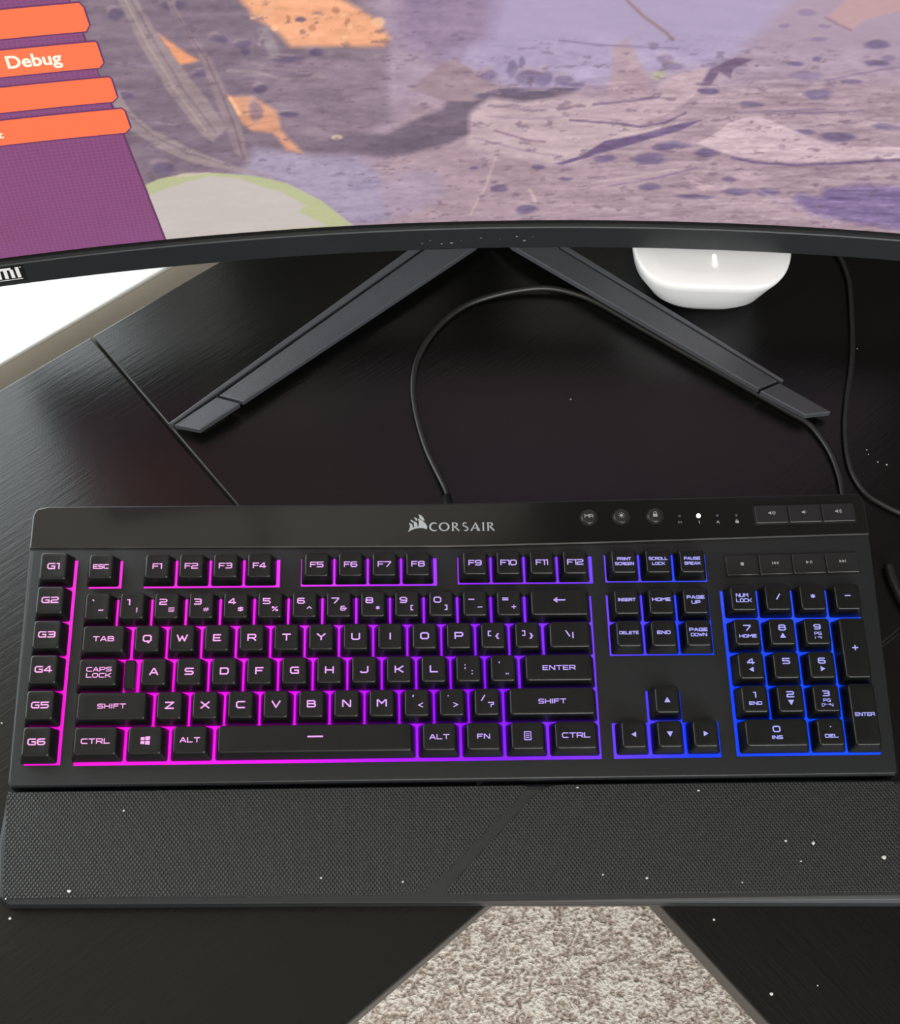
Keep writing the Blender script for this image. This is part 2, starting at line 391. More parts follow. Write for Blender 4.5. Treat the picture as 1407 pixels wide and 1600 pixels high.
r_front = cross2(SRp, SRd, FRp, FRd); r_back = cross2(SRp, SRd, BRp, BRd)
G = 0.7                                                     # half seam gap
def tup(v): return (v.x, v.y)
def panel(name, pts, wood_m, label=None):
    V, F = prism([tup(p) for p in pts], 732, 750)
    o = make(name, V, F, [wood_m, M_EDGE], desk)
    for p in o.data.polygons: p.material_index = 0 if abs(p.normal.z) > 0.5 else 1
    bevel(o, 1.0, 2)
    if label: o['label'] = label
    return o
panel('desktop_panel', [s_front - FLd * G, s_front - FLd * 1100, s_back - UD * 1100, s_back - UD * G], M_WOODL, 'left wing panel of the black desktop')
panel('desktop_panel', [s_front + FLd * G, s_back + UD * G, back_corner, r_back - BRd * G, r_front - FRd * G, inner], M_WOODL, 'corner panel of the black desktop')
panel('desktop_panel', [r_front + FRd * G, r_back + BRd * G, r_back + BRd * 1100, r_front + FRd * 1100], M_WOODR, 'right wing panel of the black desktop')
for c in (s_front - FLd * 1050 + UN * 60, s_back - UD * 1050 - UN * 60, back_corner - UD * 70 - UN * 70, r_back + BRd * 1050 - UD * 60, r_front + FRd * 1050 + UD * 60,
          s_back - UD * 40 - UN * 70, r_back + BRd * 60 - UD * 70):
    V, F = box(c.x - 20, c.x + 20, c.y - 20, c.y + 20, 0, 732); bevel(make('leg', V, F, M_METAL, desk), 2)

# ================================================================== THE MONITOR
MR, MX, MY = 2000.0, 290.0, -1682.3
S0, S1, ZB, ZT = -357.5, 243.0, 82.0, 422.0
def cyl(s, z, dr=0.0):
    a = s / MR
    return (MX + (MR + dr) * math.sin(a), MY + (MR + dr) * math.cos(a), z)
def local(v, o): return (v[0] - o[0], v[1] - o[1], v[2] - o[2])
mon_o = (245.0, 400.0, 0.0)
mon = empty('monitor', W(*mon_o)); tag(mon, 'large curved black computer monitor on a V-shaped stand, its screen lit', 'monitor')
def mmake(name, V, F, m, parent=mon, smooth=False, fix=True):
    return make(name, [local(v, mon_o) for v in V], F, m, parent, smooth, fix)

PAINT = [
 ('p',(128,110,124),14,[(-314.5,293.4),(-132.4,278.5),(-120.4,221.0),(-131.2,165.5),(-159.7,80.1),(-377.5,54.9)]),
 ('p',(170,145,155),16,[(-106.7,183.7),(-16.4,186.6),(185.0,211.4),(241.1,54.7),(-145.4,41.3),(-135.8,112.9)]),
 ('p',(172,156,186),10,[(-107.7,277.5),(94.6,279.9),(76.3,238.6),(58.9,211.5),(16.3,201.0),(-27.4,191.3),(-48.0,188.7),(-66.3,205.7),(-90.3,215.4)]),
 ('p',(150,128,155),14,[(-107.7,277.5),(-61.2,276.5),(-67.6,227.9),(-90.2,210.9),(-113.8,229.3)]),
 ('p',(162,148,172),8,[(-220.2,121.1),(-200.2,139.4),(-191.8,154.1),(-167.4,147.8),(-135.2,142.7),(-120.8,123.0),(-117.2,85.7),(-136.5,82.9),(-197.7,84.1)]),
 ('p',(142,122,136),8,[(-193.0,216.9),(-120.4,221.0),(-117.1,169.6),(-134.9,158.2),(-156.3,154.6),(-183.9,164.5)]),
 ('p',(114,98,114),4,[(-163.6,152.1),(-145.5,160.4),(-120.7,159.9),(-89.2,178.2),(-85.9,183.9),(-55.2,192.6),(-27.4,191.3),(-15.2,191.3),(-26.8,185.6),(-43.9,181.9),(-59.4,177.3),(-70.8,160.3),(-84.7,150.5),(-106.2,143.6),(-120.7,141.8),(-149.5,147.4)]),
 ('p',(240,172,132),4,[(-188.5,281.5),(-190.7,258.6),(-185.7,248.5),(-174.5,237.4),(-167.4,226.7),(-120.3,224.0),(-116.4,229.4),(-120.3,235.6),(-125.1,243.3),(-139.2,255.4),(-138.5,278.7)]),
 ('p',(168,148,166),6,[(-120.9,120.3),(-106.1,132.0),(-91.3,128.0),(-83.3,110.0),(-98.0,93.4),(-117.2,88.7)]),
 ('p',(228,152,112),2,[(-233.7,241.9),(-225.3,231.9),(-214.8,221.0),(-225.1,218.9),(-229.3,230.6)]),
 ('p',(216,155,126),3,[(-208.5,195.2),(-190.4,194.0),(-178.5,182.1),(-176.8,166.3),(-165.6,147.6),(-175.0,151.0),(-181.8,165.3),(-192.7,167.8),(-199.4,177.7)]),
 ('e',(140,115,130),0.25,[(-189.4,182.0),(4.1,7.6)]),
 ('e',(98,84,112),0.25,[(-244.1,143.9),(7.0,5.6)]),
 ('e',(98,84,112),0.25,[(-204.4,235.1),(4.5,2.9)]),
 ('e',(98,84,112),0.25,[(-222.7,258.0),(6.7,3.2)]),
 ('e',(98,84,112),0.25,[(-213.8,212.1),(5.2,2.2)]),
 ('e',(98,84,112),0.25,[(-154.9,222.4),(4.2,3.0)]),
 ('e',(98,84,112),0.25,[(-201.7,234.0),(2.8,2.9)]),
 ('e',(98,84,112),0.25,[(-192.4,229.9),(4.5,2.5)]),
 ('e',(98,84,112),0.25,[(-191.2,225.4),(2.8,2.5)]),
 ('e',(98,84,112),0.25,[(-170.6,218.2),(8.9,2.6)]),
 ('e',(98,84,112),0.25,[(-172.1,179.2),(5.8,2.4)]),
 ('e',(98,84,112),0.25,[(-185.7,198.7),(4.3,3.2)]),
 ('e',(98,84,112),0.25,[(-251.5,255.2),(4.2,3.2)]),
 ('e',(98,84,112),0.25,[(-238.9,246.6),(3.6,4.0)]),
 ('e',(98,84,112),0.25,[(-255.6,200.8),(4.5,2.7)]),
 ('e',(98,84,112),0.25,[(-161.8,244.4),(2.8,2.0)]),
 ('e',(190,128,100),0.25,[(-156.4,238.7),(1.9,2.5)]),
 ('e',(190,128,100),0.25,[(-143.8,249.9),(2.2,2.9)]),
 ('e',(190,128,100),0.25,[(-138.3,241.0),(1.6,2.5)]),
 ('e',(190,128,100),0.25,[(-168.2,245.6),(1.2,2.5)]),
 ('e',(250,195,150),0.25,[(-175.2,239.5),(2.2,2.5)]),
 ('e',(250,195,150),0.25,[(-140.8,245.8),(2.2,2.1)]),
 ('e',(250,195,150),0.25,[(-136.8,238.9),(1.9,2.1)]),
 ('e',(250,195,150),0.25,[(-139.2,231.4),(1.9,1.7)]),
 ('e',(250,195,150),0.25,[(-123.2,240.3),(3.9,3.8)]),
 ('l',(232,180,150),2.0,[(-185.8,246.9),(-179.1,248.1),(-175.3,252.7)]),
 ('p',(150,135,142),2,[(-184.5,239.8),(-178.7,240.6),(-173.0,221.9),(-178.1,219.2)]),
 ('l',(160,142,148),2.0,[(-201.3,212.7),(-187.0,211.1),(-174.2,204.6),(-152.1,204.9)]),
 ('l',(150,130,140),2.0,[(-188.1,216.5),(-170.4,210.7),(-154.0,206.8)]),
 ('l',(140,122,140),1.6,[(-256.7,224.9),(-239.9,219.6)]),
 ('l',(145,128,142),1.6,[(-247.4,181.0),(-227.7,175.8)]),
 ('l',(155,138,145),1.6,[(-183.8,229.2),(-180.8,238.3)]),
 ('p',(152,134,138),1.5,[(-245.0,286.0),(-248.9,263.6),(-242.4,232.8),(-233.0,199.5),(-220.1,168.1),(-214.6,161.5),(-205.5,171.5),(-218.9,205.4),(-232.0,236.4),(-239.5,262.7),(-236.0,285.2)]),
 ('l',(126,108,118),0.8,[(-242.5,263.0),(-234.7,232.8),(-224.6,199.6),(-212.1,168.2)]),
 ('l',(170,152,150),1.2,[(-245.3,263.2),(-238.8,233.2),(-228.6,200.0),(-217.4,170.3)]),
 ('p',(148,128,134),1.5,[(-227.2,284.5),(-226.5,261.5),(-219.4,240.6),(-213.8,220.9),(-211.2,200.5),(-207.5,179.0),(-203.6,152.2),(-196.2,140.0),(-198.3,178.1),(-204.0,199.8),(-208.7,222.6),(-216.5,238.2),(-221.8,255.9),(-219.8,283.9)]),
 ('l',(120,100,112),0.8,[(-224.0,257.3),(-217.8,238.4),(-211.4,222.0),(-206.5,197.8),(-202.3,176.1),(-198.9,145.5)]),
 ('l',(250,190,140),2.0,[(-202.8,195.1),(-200.4,188.8),(-198.4,181.5)]),
 ('p',(156,138,142),1.5,[(-263.4,195.7),(-258.8,204.8),(-255.6,192.4),(-246.1,176.0),(-230.1,160.2),(-207.0,142.7),(-183.0,129.6),(-227.3,145.6),(-243.9,160.4),(-256.8,174.9)]),
 ('l',(128,110,122),0.8,[(-257.8,189.4),(-245.7,169.6),(-228.8,154.0),(-207.2,141.2)]),
 ('p',(184,186,144),1,[(-255.9,131.8),(-247.1,135.9),(-232.5,138.3),(-214.8,136.7),(-195.8,132.5),(-176.8,124.1),(-157.7,107.4),(-139.5,83.2),(-251.5,79.3)]),
 ('p',(196,186,182),1,[(-255.5,122.5),(-244.0,127.5),(-229.7,132.1),(-218.7,134.5),(-203.9,131.2),(-190.8,122.2),(-180.2,116.7),(-166.9,103.1),(-171.7,98.9),(-155.6,84.5),(-250.7,79.2)]),
 ('e',(206,188,176),0.25,[(-229.1,136.8),(12.0,1.2)]),
 ('p',(160,136,146),1.5,[(-82.0,215.1),(-80.2,211.9),(-69.2,202.1),(-57.9,192.6),(-57.6,187.9),(-72.6,183.0),(-89.4,184.9),(-106.8,193.2),(-90.2,210.9)]),
 ('e',(128,112,144),0.25,[(-64.4,202.0),(4.8,4.1)]),
 ('e',(128,112,144),0.25,[(-52.8,206.3),(3.0,6.3)]),
 ('e',(128,112,144),0.25,[(-44.8,200.8),(6.2,5.6)]),
 ('e',(128,112,144),0.25,[(-35.1,199.8),(4.8,5.6)]),
 ('e',(128,112,144),0.25,[(-24.6,197.9),(5.5,3.7)]),
 ('e',(128,112,144),0.25,[(-17.4,195.1),(4.9,2.4)]),
 ('e',(128,112,144),0.25,[(-48.1,211.8),(1.7,3.2)]),
 ('e',(100,88,112),0.25,[(-51.6,190.6),(10.4,2.8)]),
 ('e',(100,88,112),0.25,[(-37.6,189.5),(9.0,1.9)]),
 ('e',(100,88,112),0.25,[(-23.9,191.8),(8.3,1.4)]),
 ('e',(100,88,112),0.25,[(-65.2,187.1),(6.9,2.4)]),
 ('p',(176,150,160),1,[(5.0,228.2),(9.3,221.7),(17.7,207.0),(24.5,195.2),(26.2,186.7),(-0.3,183.8),(0.8,203.1),(-1.1,221.5)]),
 ('e',(176,172,140),0.25,[(26.4,202.2),(4.1,3.7)]),
 ('e',(135,118,146),0.25,[(27.8,214.1),(4.7,3.5)]),
 ('e',(135,118,146),0.25,[(32.8,208.8),(6.1,2.8)]),
 ('e',(135,118,146),0.25,[(20.2,222.8),(2.6,3.1)]),
 ('p',(192,168,174),4,[(-73.3,175.2),(-63.4,186.1),(-43.9,181.9),(-16.4,186.6),(1.5,182.9),(23.5,177.4),(22.7,159.9),(10.0,147.8),(-10.2,133.4),(-24.9,131.8),(-47.6,138.5),(-73.7,147.5)]),
 ('l',(172,146,162),1.2,[(-64.3,171.6),(-39.3,169.2),(-14.7,172.0)]),
 ('l',(172,146,162),1.2,[(-54.0,176.3),(-33.1,178.9),(-4.3,174.0)]),
 ('l',(165,140,156),1.2,[(-70.5,155.2),(-37.0,142.5),(-18.3,139.2)]),
 ('l',(150,120,140),1.6,[(-58.6,160.5),(-49.0,156.2),(-37.8,151.9),(-29.8,151.3)]),
 ('p',(188,162,170),1,[(51.0,208.4),(49.7,192.1),(44.3,181.9),(34.9,172.8),(16.6,164.9),(0.3,166.1),(-16.3,170.0),(5.2,181.9),(26.3,186.2),(27.3,196.6),(39.6,205.3)]),
 ('l',(112,90,118),1.6,[(-17.1,168.0),(5.6,166.2),(22.2,163.5),(36.0,166.8),(45.9,175.1)]),
 ('l',(120,98,125),1.6,[(-5.9,180.4),(13.8,183.0),(29.1,186.3)]),
 ('p',(114,92,128),1,[(-22.8,132.8),(-7.3,139.8),(4.3,151.9),(21.1,156.3),(43.3,166.0),(56.8,170.0),(44.3,160.5),(26.5,152.3),(9.0,144.2),(0.1,139.8),(-17.8,131.7)]),
 ('l',(205,180,182),1.2,[(4.2,153.0),(20.8,158.4),(43.1,167.0)]),
 ('p',(116,94,120),1.5,[(50.7,197.4),(52.8,207.6),(64.6,216.2),(74.3,215.3),(65.0,208.1),(65.2,201.2),(58.3,206.0),(55.8,196.1)]),
 ('e',(118,98,128),0.25,[(55.0,191.8),(5.6,1.8)]),
 ('e',(118,98,128),0.25,[(51.6,196.4),(4.1,1.4)]),
 ('e',(108,92,128),0.25,[(134.1,161.1),(11.0,4.0)]),
 ('e',(108,92,128),0.25,[(114.2,163.6),(7.0,2.5)]),
 ('e',(108,92,128),0.25,[(114.7,192.7),(8.2,4.2)]),
 ('e',(108,92,128),0.25,[(80.1,182.4),(7.7,2.4)]),
 ('e',(108,92,128),0.25,[(55.3,191.8),(6.2,2.3)]),
 ('e',(108,92,128),0.25,[(135.6,229.4),(7.1,3.4)]),
 ('e',(108,92,128),0.25,[(139.3,217.2),(6.6,2.2)]),
 ('e',(108,92,128),0.25,[(96.9,213.4),(4.4,1.8)]),
 ('e',(108,92,128),0.25,[(63.1,143.6),(7.3,3.6)]),
 ('e',(108,92,128),0.25,[(43.8,149.2),(10.1,3.2)]),
 ('e',(108,92,128),0.25,[(159.1,171.4),(8.6,2.4)]),
 ('e',(108,92,128),0.25,[(88.1,111.9),(9.4,3.4)]),
 ('e',(108,92,128),0.25,[(63.7,106.2),(12.9,2.2)]),
 ('e',(108,92,128),0.25,[(31.7,137.7),(10.3,5.8)]),
 ('e',(108,92,128),0.25,[(39.3,147.4),(8.0,3.1)]),
 ('e',(108,92,128),0.25,[(6.3,137.2),(6.6,3.2)]),
 ('e',(108,92,128),0.25,[(35.7,113.7),(7.6,3.4)]),
 ('e',(108,92,128),0.25,[(-52.4,112.3),(5.3,3.4)]),
 ('e',(108,92,128),0.25,[(-35.3,93.0),(7.0,4.7)]),
 ('e',(108,92,128),0.25,[(-31.8,130.2),(4.5,2.2)]),
 ('e',(108,92,128),0.25,[(130.6,202.8),(6.1,1.8)]),
 ('e',(108,92,128),0.25,[(81.3,122.2),(5.2,2.2)]),
 ('e',(108,92,128),0.25,[(-68.5,130.4),(3.0,1.6)]),
 ('e',(108,92,128),0.25,[(-14.4,120.2),(3.8,1.7)]),
 ('e',(108,92,128),0.25,[(106.7,217.6),(2.6,1.8)]),
 ('e',(108,92,128),0.25,[(106.2,112.5),(9.0,3.9)]),
 ('e',(140,120,150),0.25,[(94.2,247.9),(5.2,2.9)]),
 ('e',(140,120,150),0.25,[(105.6,240.2),(3.9,1.7)]),
 ('e',(140,120,150),0.25,[(104.5,231.6),(5.2,1.7)]),
 ('e',(140,120,150),0.25,[(84.5,239.0),(3.2,1.7)]),
 ('e',(140,120,150),0.25,[(144.4,221.2),(4.0,2.2)]),
 ('e',(140,120,150),0.25,[(104.7,205.7),(10.1,3.2)]),
 ('p',(200,174,182),1,[(56.2,151.2),(64.9,158.3),(71.5,168.2),(75.3,170.4),(86.5,174.4),(103.4,167.0),(128.6,156.0),(148.5,154.0),(196.6,159.0),(198.8,152.5),(150.4,143.7),(122.9,139.2),(102.7,138.3),(78.5,142.2)]),
 ('l',(184,158,168),0.8,[(63.9,152.5),(90.1,149.7),(116.1,148.3)]),
 ('l',(184,158,168),0.8,[(75.9,164.4),(95.5,157.8),(118.6,152.6)]),
 ('l',(108,86,122),2.0,[(78.9,140.6),(93.0,137.1),(115.4,136.5),(136.9,139.2),(178.8,147.0)]),
 ('l',(130,108,138),1.2,[(73.4,176.2),(94.2,178.3),(121.5,182.1)]),
 ('l',(135,112,142),1.2,[(101.6,176.8),(125.7,179.5),(142.4,182.8)]),
 ('l',(140,118,146),1.2,[(115.8,202.7),(140.6,211.9),(156.3,216.0)]),
 ('p',(188,152,156),1.5,[(104.5,280.5),(111.2,257.2),(104.9,246.1),(112.0,241.9),(119.3,238.1),(124.8,245.3),(143.9,253.8),(134.6,282.5)]),
 ('l',(150,115,130),1.2,[(104.4,245.6),(112.1,241.5),(119.3,238.1)]),
 ('p',(128,108,148),5,[(121.9,108.0),(125.4,112.3),(138.0,110.5),(139.0,118.0),(157.6,123.1),(189.7,124.8),(203.2,83.9),(161.2,89.8),(137.8,94.2)]),
 ('p',(190,162,170),1,[(53.6,123.7),(58.7,126.1),(74.8,113.5),(68.7,109.8)]),
 ('l',(166,145,170),1.2,[(100.4,113.3),(133.1,97.3),(155.5,86.3)]),
 ('l',(190,165,168),1.6,[(-56.8,139.2),(-60.9,114.8),(-69.0,89.2)]),
 ('l',(198,172,170),2.0,[(-34.9,110.9),(-30.1,99.4)]),
 ('l',(150,120,120),1.6,[(1.7,252.9),(11.4,242.7),(24.6,232.4),(29.5,227.4)]),
 ('l',(135,120,150),1.2,[(-29.4,226.2),(-10.7,223.2),(33.2,221.3)]),
 ('l',(195,170,175),1.2,[(-8.0,114.1),(24.8,122.3),(53.5,130.3)]),
 ('l',(140,115,145),1.2,[(11.1,113.1),(43.5,123.4),(60.8,131.1)]),
 ('e',(215,195,170),0.25,[(-146.9,159.0),(3.2,2.5)]),
]
Q_PANEL = [(-321.8,297.9),(-271.4,292.2),(-271.7,266.0),(-269.1,244.9),(-266.8,218.7),(-263.5,194.8),(-261.2,173.0),(-256.6,129.7),(-251.7,80.6),(-252.9,72.3),(-388.0,57.6)]
Q_B1 = [(-331.1,264.0),(-304.3,264.2),(-267.2,264.5),(-265.7,261.4),(-265.0,250.1),(-267.2,247.1),(-308.5,246.5),(-336.0,246.3)]
Q_B2 = [(-338.0,239.2),(-310.3,239.3),(-264.2,240.1),(-263.5,238.4),(-262.6,225.2),(-265.1,222.6),(-314.4,222.2),(-342.7,222.0)]
Q_B3 = [(-344.7,214.9),(-316.1,215.2),(-261.6,216.1),(-260.7,214.0),(-259.9,200.8),(-262.7,197.8),(-320.2,198.1),(-349.2,198.4)]
Q_B4 = [(-350.8,192.7),(-321.6,192.5),(-258.9,192.2),(-257.8,190.8),(-256.8,178.2),(-260.0,175.1),(-325.9,174.8),(-355.7,174.9)]
Q_TXT = [(-308.4,227.6),(-282.4,227.2),(-307.3,234.7),(-281.9,226.2)]
Q_T = [(-325.1,180.6),(-321.8,180.6),(-323.2,185.6)]
Q_STICKER = [(-371.9,76.1),(-338.7,75.3),(-341.3,64.1)]
Q_TOP = [(-303.0,269.6),(-88.3,253.5),(135.8,258.9)]


def ring_sweep(profile, s0, s1, n=60):
    rings = [[cyl(s0 + (s1 - s0) * k / n, z, dr) for dr, z in profile] for k in range(n + 1)]
    return loft(rings)
# --- bezel: four bars
V, F = ring_sweep([(1.5, 82.0), (-0.2, 81.6), (-0.3, 80.4), (-2.3, 79.6), (-2.8, 78.9), (-3.0, 61.0), (-2.0, 59.3), (12, 61), (18, 82)], S0 - 4, S1 + 4)
bez = mmake('bezel', V, F, M_BEZEL)
for p in bez.data.polygons: p.use_smooth = False
def bar(pts_s, z0, z1, d0, d1):
    s0, s1 = pts_s
    return [cyl(s0, z0, d0), cyl(s1, z0, d0), cyl(s1, z0, d1), cyl(s0, z0, d1)], [cyl(s0, z1, d0), cyl(s1, z1, d0), cyl(s1, z1, d1), cyl(s0, z1, d1)]
for s0, s1 in ((S0 - 4, S0), (S1, S1 + 4)):
    a, b = bar((s0, s1), 83.5, ZT + 8, -3, 30); V, F = loft([a, b]); bevel(mmake('bezel_side', V, F, M_BEZEL), 0.8)
V, F = ring_sweep([(0, ZT), (-3, ZT), (-3, ZT + 8), (30, ZT + 8), (30, ZT)], S0, S1); mmake('bezel_top', V, F, M_BEZEL)
# black gap between the panel and the ledge
V, F = ring_sweep([(0.6, 82.9), (-0.5, 82.9), (-0.6, 80.6), (0.6, 80.6)], S0, S1); mmake('panel_gasket', V, F, M_BLACK, bez)
V, F = ring_sweep([(18, 84), (18, ZT), (34, ZT - 30), (58, 320), (58, 190), (30, 100)], S0 + 6, S1 - 6, 40); mmake('back_shell', V, F, M_BEZEL)

# --- the picture on the panel, painted on a fine grid
NS, NZ = 960, 330
ss = np.linspace(S0, S1, NS); zz = np.linspace(ZB + 0.5, ZT, NZ)
SG, ZG = np.meshgrid(ss, zz)
def vnoise(x, y, seed):
    r_ = np.random.default_rng(seed); T = r_.random((128, 128))
    xi = np.floor(x).astype(int); yi = np.floor(y).astype(int); fx = x - xi; fy = y - yi
    fx = fx * fx * (3 - 2 * fx); fy = fy * fy * (3 - 2 * fy)
    a = T[yi % 128, xi % 128]; b = T[yi % 128, (xi + 1) % 128]; c = T[(yi + 1) % 128, xi % 128]; d = T[(yi + 1) % 128, (xi + 1) % 128]
    return (a * (1 - fx) + b * fx) * (1 - fy) + (c * (1 - fx) + d * fx) * fy
def fbm(x, y, seed, o=4):
    s = 0; a = 1; t = 0
    for k in range(o): s = s + a * vnoise(x * 2 ** k + 300, y * 2 ** k + 300, seed + k); t += a; a *= .55
    return s / t - .5
img = np.zeros((NZ, NS, 3)); img[:] = (170, 148, 166)
calm = np.zeros(SG.shape)
wx = fbm(SG / 9, ZG / 7, 90) * 4.0; wz = fbm(SG / 9 + 40, ZG / 7, 95) * 3.0
def blend(mask, c):
    global img
    img = img * (1 - mask[..., None]) + np.array(c, float) * mask[..., None]
def seg_dist(px, pz, a, b):
    dx, dz = b[0] - a[0], b[1] - a[1]; L = dx * dx + dz * dz + 1e-9
    t = np.clip(((px - a[0]) * dx + (pz - a[1]) * dz) / L, 0, 1)
    return np.hypot(px - a[0] - t * dx, pz - a[1] - t * dz)
for k_, c_, w_, pts_ in PAINT:
    soft = w_ if k_ == 'p' else 0.8
    wob = min(1.0, 0.12 + soft * 0.10)
    X = SG + wx * wob * (2.2 if k_ == 'e' else 1); Z = ZG + wz * wob * (2.2 if k_ == 'e' else 1)
    if k_ == 'e':
        (cx_, cz_), (rx_, rz_) = pts_
        q = np.hypot((X + wx * .3 - cx_) / max(rx_, .5), (Z + wz * .5 - cz_) / max(rz_, .5))
        q2 = np.hypot((X + wx * .3 - cx_ + rx_ * .25) / max(rx_, .5), (Z + wz * .3 - cz_ - rz_ * .8) / max(rz_, .5))
        if rx_ > 3 and c_[0] < 145: blend(np.clip((1.05 - q2) / 0.5, 0, 1) * 0.4, (186, 162, 166))
        blend(np.clip((1.15 - q) / 0.45, 0, 1) * 0.78, c_)
        continue
    D = np.full(SG.shape, 1e9)
    cl = pts_ + [pts_[0]] if k_ == 'p' else pts_
    for a, b in zip(cl[:-1], cl[1:]): D = np.minimum(D, seg_dist(X, Z, a, b))
    if k_ == 'p':
        ins = np.zeros(SG.shape, bool)
        for (x0, z0), (x1, z1) in zip(cl[:-1], cl[1:]):
            if z0 == z1: continue
            ins ^= ((z0 > Z) != (z1 > Z)) & (X < (x1 - x0) * (Z - z0) / (z1 - z0) + x0)
        D = np.where(ins, D, -D)
        mk = np.clip(0.5 + D / (2 * max(soft * .5, .5)), 0, 1); blend(mk, c_)
        if c_[0] > 182 and c_[1] > 182: calm = np.maximum(calm, mk)
    else:
        blend(np.clip((w_ * .5 + .5 - D) / 0.9, 0, 1) * .85, c_)
rt = np.clip((SG + 60) / 120, 0, 1)
tex = fbm(SG / 22 - ZG / 60, ZG / 5 + SG / 40, 5) * 46 + fbm(SG / 4, ZG / 2.2, 15) * 30
low = np.clip((222 - ZG) / 30, 0, 1)
tex += (fbm(SG / 26 - ZG / 60, ZG / 2.0 - SG / 26, 25) * 62) * (.25 + .75 * rt) * low
# bark shreds: thin ridges that lean up to the right
rdg = 1 - np.abs(fbm(SG / 18 - ZG / 30, ZG / 3.4 - SG / 20, 65, 3)) * 9
tex += np.clip(rdg, 0, 1) * 16 * rt * low - 4 * low * rt
band_ = np.clip((ZG - 215) / 20, 0, 1) * np.clip((SG + 90) / 30, 0, 1)
tex *= (1 - 0.75 * band_) * (1 - .8 * calm)
img += .82 * tex[..., None] * np.array((1.0, .95, .9))
spots = np.clip((fbm(SG / 7, ZG / 3.2, 45) - 0.15) * 8, 0, 1) * (1 - band_) * (1 - calm) * .5
img = img * (1 - spots[..., None]) + np.array((106, 86, 104.)) * spots[..., None]
img = np.clip(img, 10, 250) / 255.0
lin = np.where(img > 0.04045, ((img + 0.055) / 1.055) ** 2.4, img / 12.92)
XX = MX + MR * np.sin(SG / MR) - mon_o[0]; YY = MY + MR * np.cos(SG / MR) - mon_o[1]
co = np.stack([XX, YY, ZG], -1).reshape(-1, 3) * MM
idx = np.arange(NS * NZ).reshape(NZ, NS)
quads = np.stack([idx[:-1, :-1], idx[:-1, 1:], idx[1:, 1:], idx[1:, :-1]], -1).reshape(-1, 4)
sm = bpy.data.meshes.new('screen'); sm.vertices.add(len(co)); sm.vertices.foreach_set('co', co.astype(np.float32).ravel())
sm.loops.add(quads.size); sm.loops.foreach_set('vertex_index', quads.astype(np.int32).ravel())
sm.polygons.add(len(quads)); sm.polygons.foreach_set('loop_start', (np.arange(len(quads)) * 4).astype(np.int32))
sm.update(calc_edges=True)
ca = sm.color_attributes.new('picture', 'FLOAT_COLOR', 'POINT')
ca.data.foreach_set('color', np.concatenate([lin.reshape(-1, 3), np.ones((len(co), 1))], 1).astype(np.float32).ravel())
screen = link('screen', sm, M_SCREEN, mon)
screen['label'] = 'curved display panel showing a game landscape and a menu'

def on_screen(name, outline, dr, m, parent, uv=False):
    """flat shape on the display, subdivided along s so that it follows the curve"""
    b = bmesh.new(); vv = [b.verts.new((s, z, 0)) for s, z in outline]; b.faces.new(vv)
    smin = min(p[0] for p in outline); smax = max(p[0] for p in outline)
    k = smin + 12
    while k < smax:
        bmesh.ops.bisect_plane(b, geom=b.verts[:] + b.edges[:] + b.faces[:], plane_co=(k, 0, 0), plane_no=(1, 0, 0)); k += 12
    me = bpy.data.meshes.new(name); b.to_mesh(me); b.free()
    if uv:
        ul = me.uv_layers.new(name='uv')
        for lp in me.loops: ul.data[lp.index].uv = me.vertices[lp.vertex_index].co[:2]
    for v in me.vertices:
        c = cyl(v.co.x, v.co.y, dr); v.co = Vector(local(c, mon_o)) * MM
    me.update(); return link(name, me, m, parent)
mp_ = on_screen('menu_panel', [(-360, 340)] + [(-272.5, 340)] + Q_PANEL[1:9] + [(-252, 83.2), (-360, 83.2)], -0.35, M_PANEL_MAT, screen, True)
on_screen('menu_panel_edge', [(-273, 340), (-272, 340), (-270.8, 266), (-268.3, 244.9), (-266, 218.7), (-262.7, 194.8), (-260.4, 173), (-255.8, 129.7), (-250.9, 83.2), (-252.2, 83.2), (-257, 129.7), (-261.7, 173), (-271.7, 266)], -0.40, M_BTNEDGE, screen)
for bt in (Q_B1, Q_B2, Q_B3, Q_B4):
    zb = bt[-2][1]; zt = bt[1][1]
    o_ = [(-356, zb)] + [(-356, zt)] + bt[2:6]
    big = [(-356, zb - 1), (-356, zt + 1), (bt[2][0] + .3, zt + 1), (bt[3][0] + .9, bt[3][1]), (bt[4][0] + .9, bt[4][1]), (bt[5][0] + .4, zb - 1)]
    on_screen('button_outline', big, -0.45, M_BTNEDGE, screen)
    o2 = [(-356, zb), (-356, zt), (bt[2][0], zt), bt[3], bt[4], (bt[5][0], zb)]
    on_screen('menu_button', o2, -0.6, M_BTN, screen)
def text_mesh(body, size, bold=0.0, spacing=1.0):
    cu = bpy.data.curves.new('t', 'FONT'); cu.body = body; cu.size = size; cu.offset = bold; cu.space_character = spacing; cu.resolution_u = 4
    o = bpy.data.objects.new('t', cu); C.objects.link(o)
    dg = bpy.context.evaluated_depsgraph_get(); me = bpy.data.meshes.new_from_object(o.evaluated_get(dg))
    bpy.data.objects.remove(o); me.materials.clear(); return me
def screen_text(body, s_right, z_base, size, sx=1.0):
    me = text_mesh(body, size, size * 0.026)
    mx = max(v.co.x for v in me.vertices)
    for v in me.vertices:
        c = cyl(s_right + (v.co.x - mx) * sx, z_base + v.co.y, -0.8); v.co = Vector(local(c, mon_o)) * MM
    me.update(); return link('menu_text', me, M_MENUTXT, screen)
screen_text('w Debug', -282.2, 227.6, 11.4, 0.9)
screen_text('t', -322.4, 180.4, 7.2, 1.0)

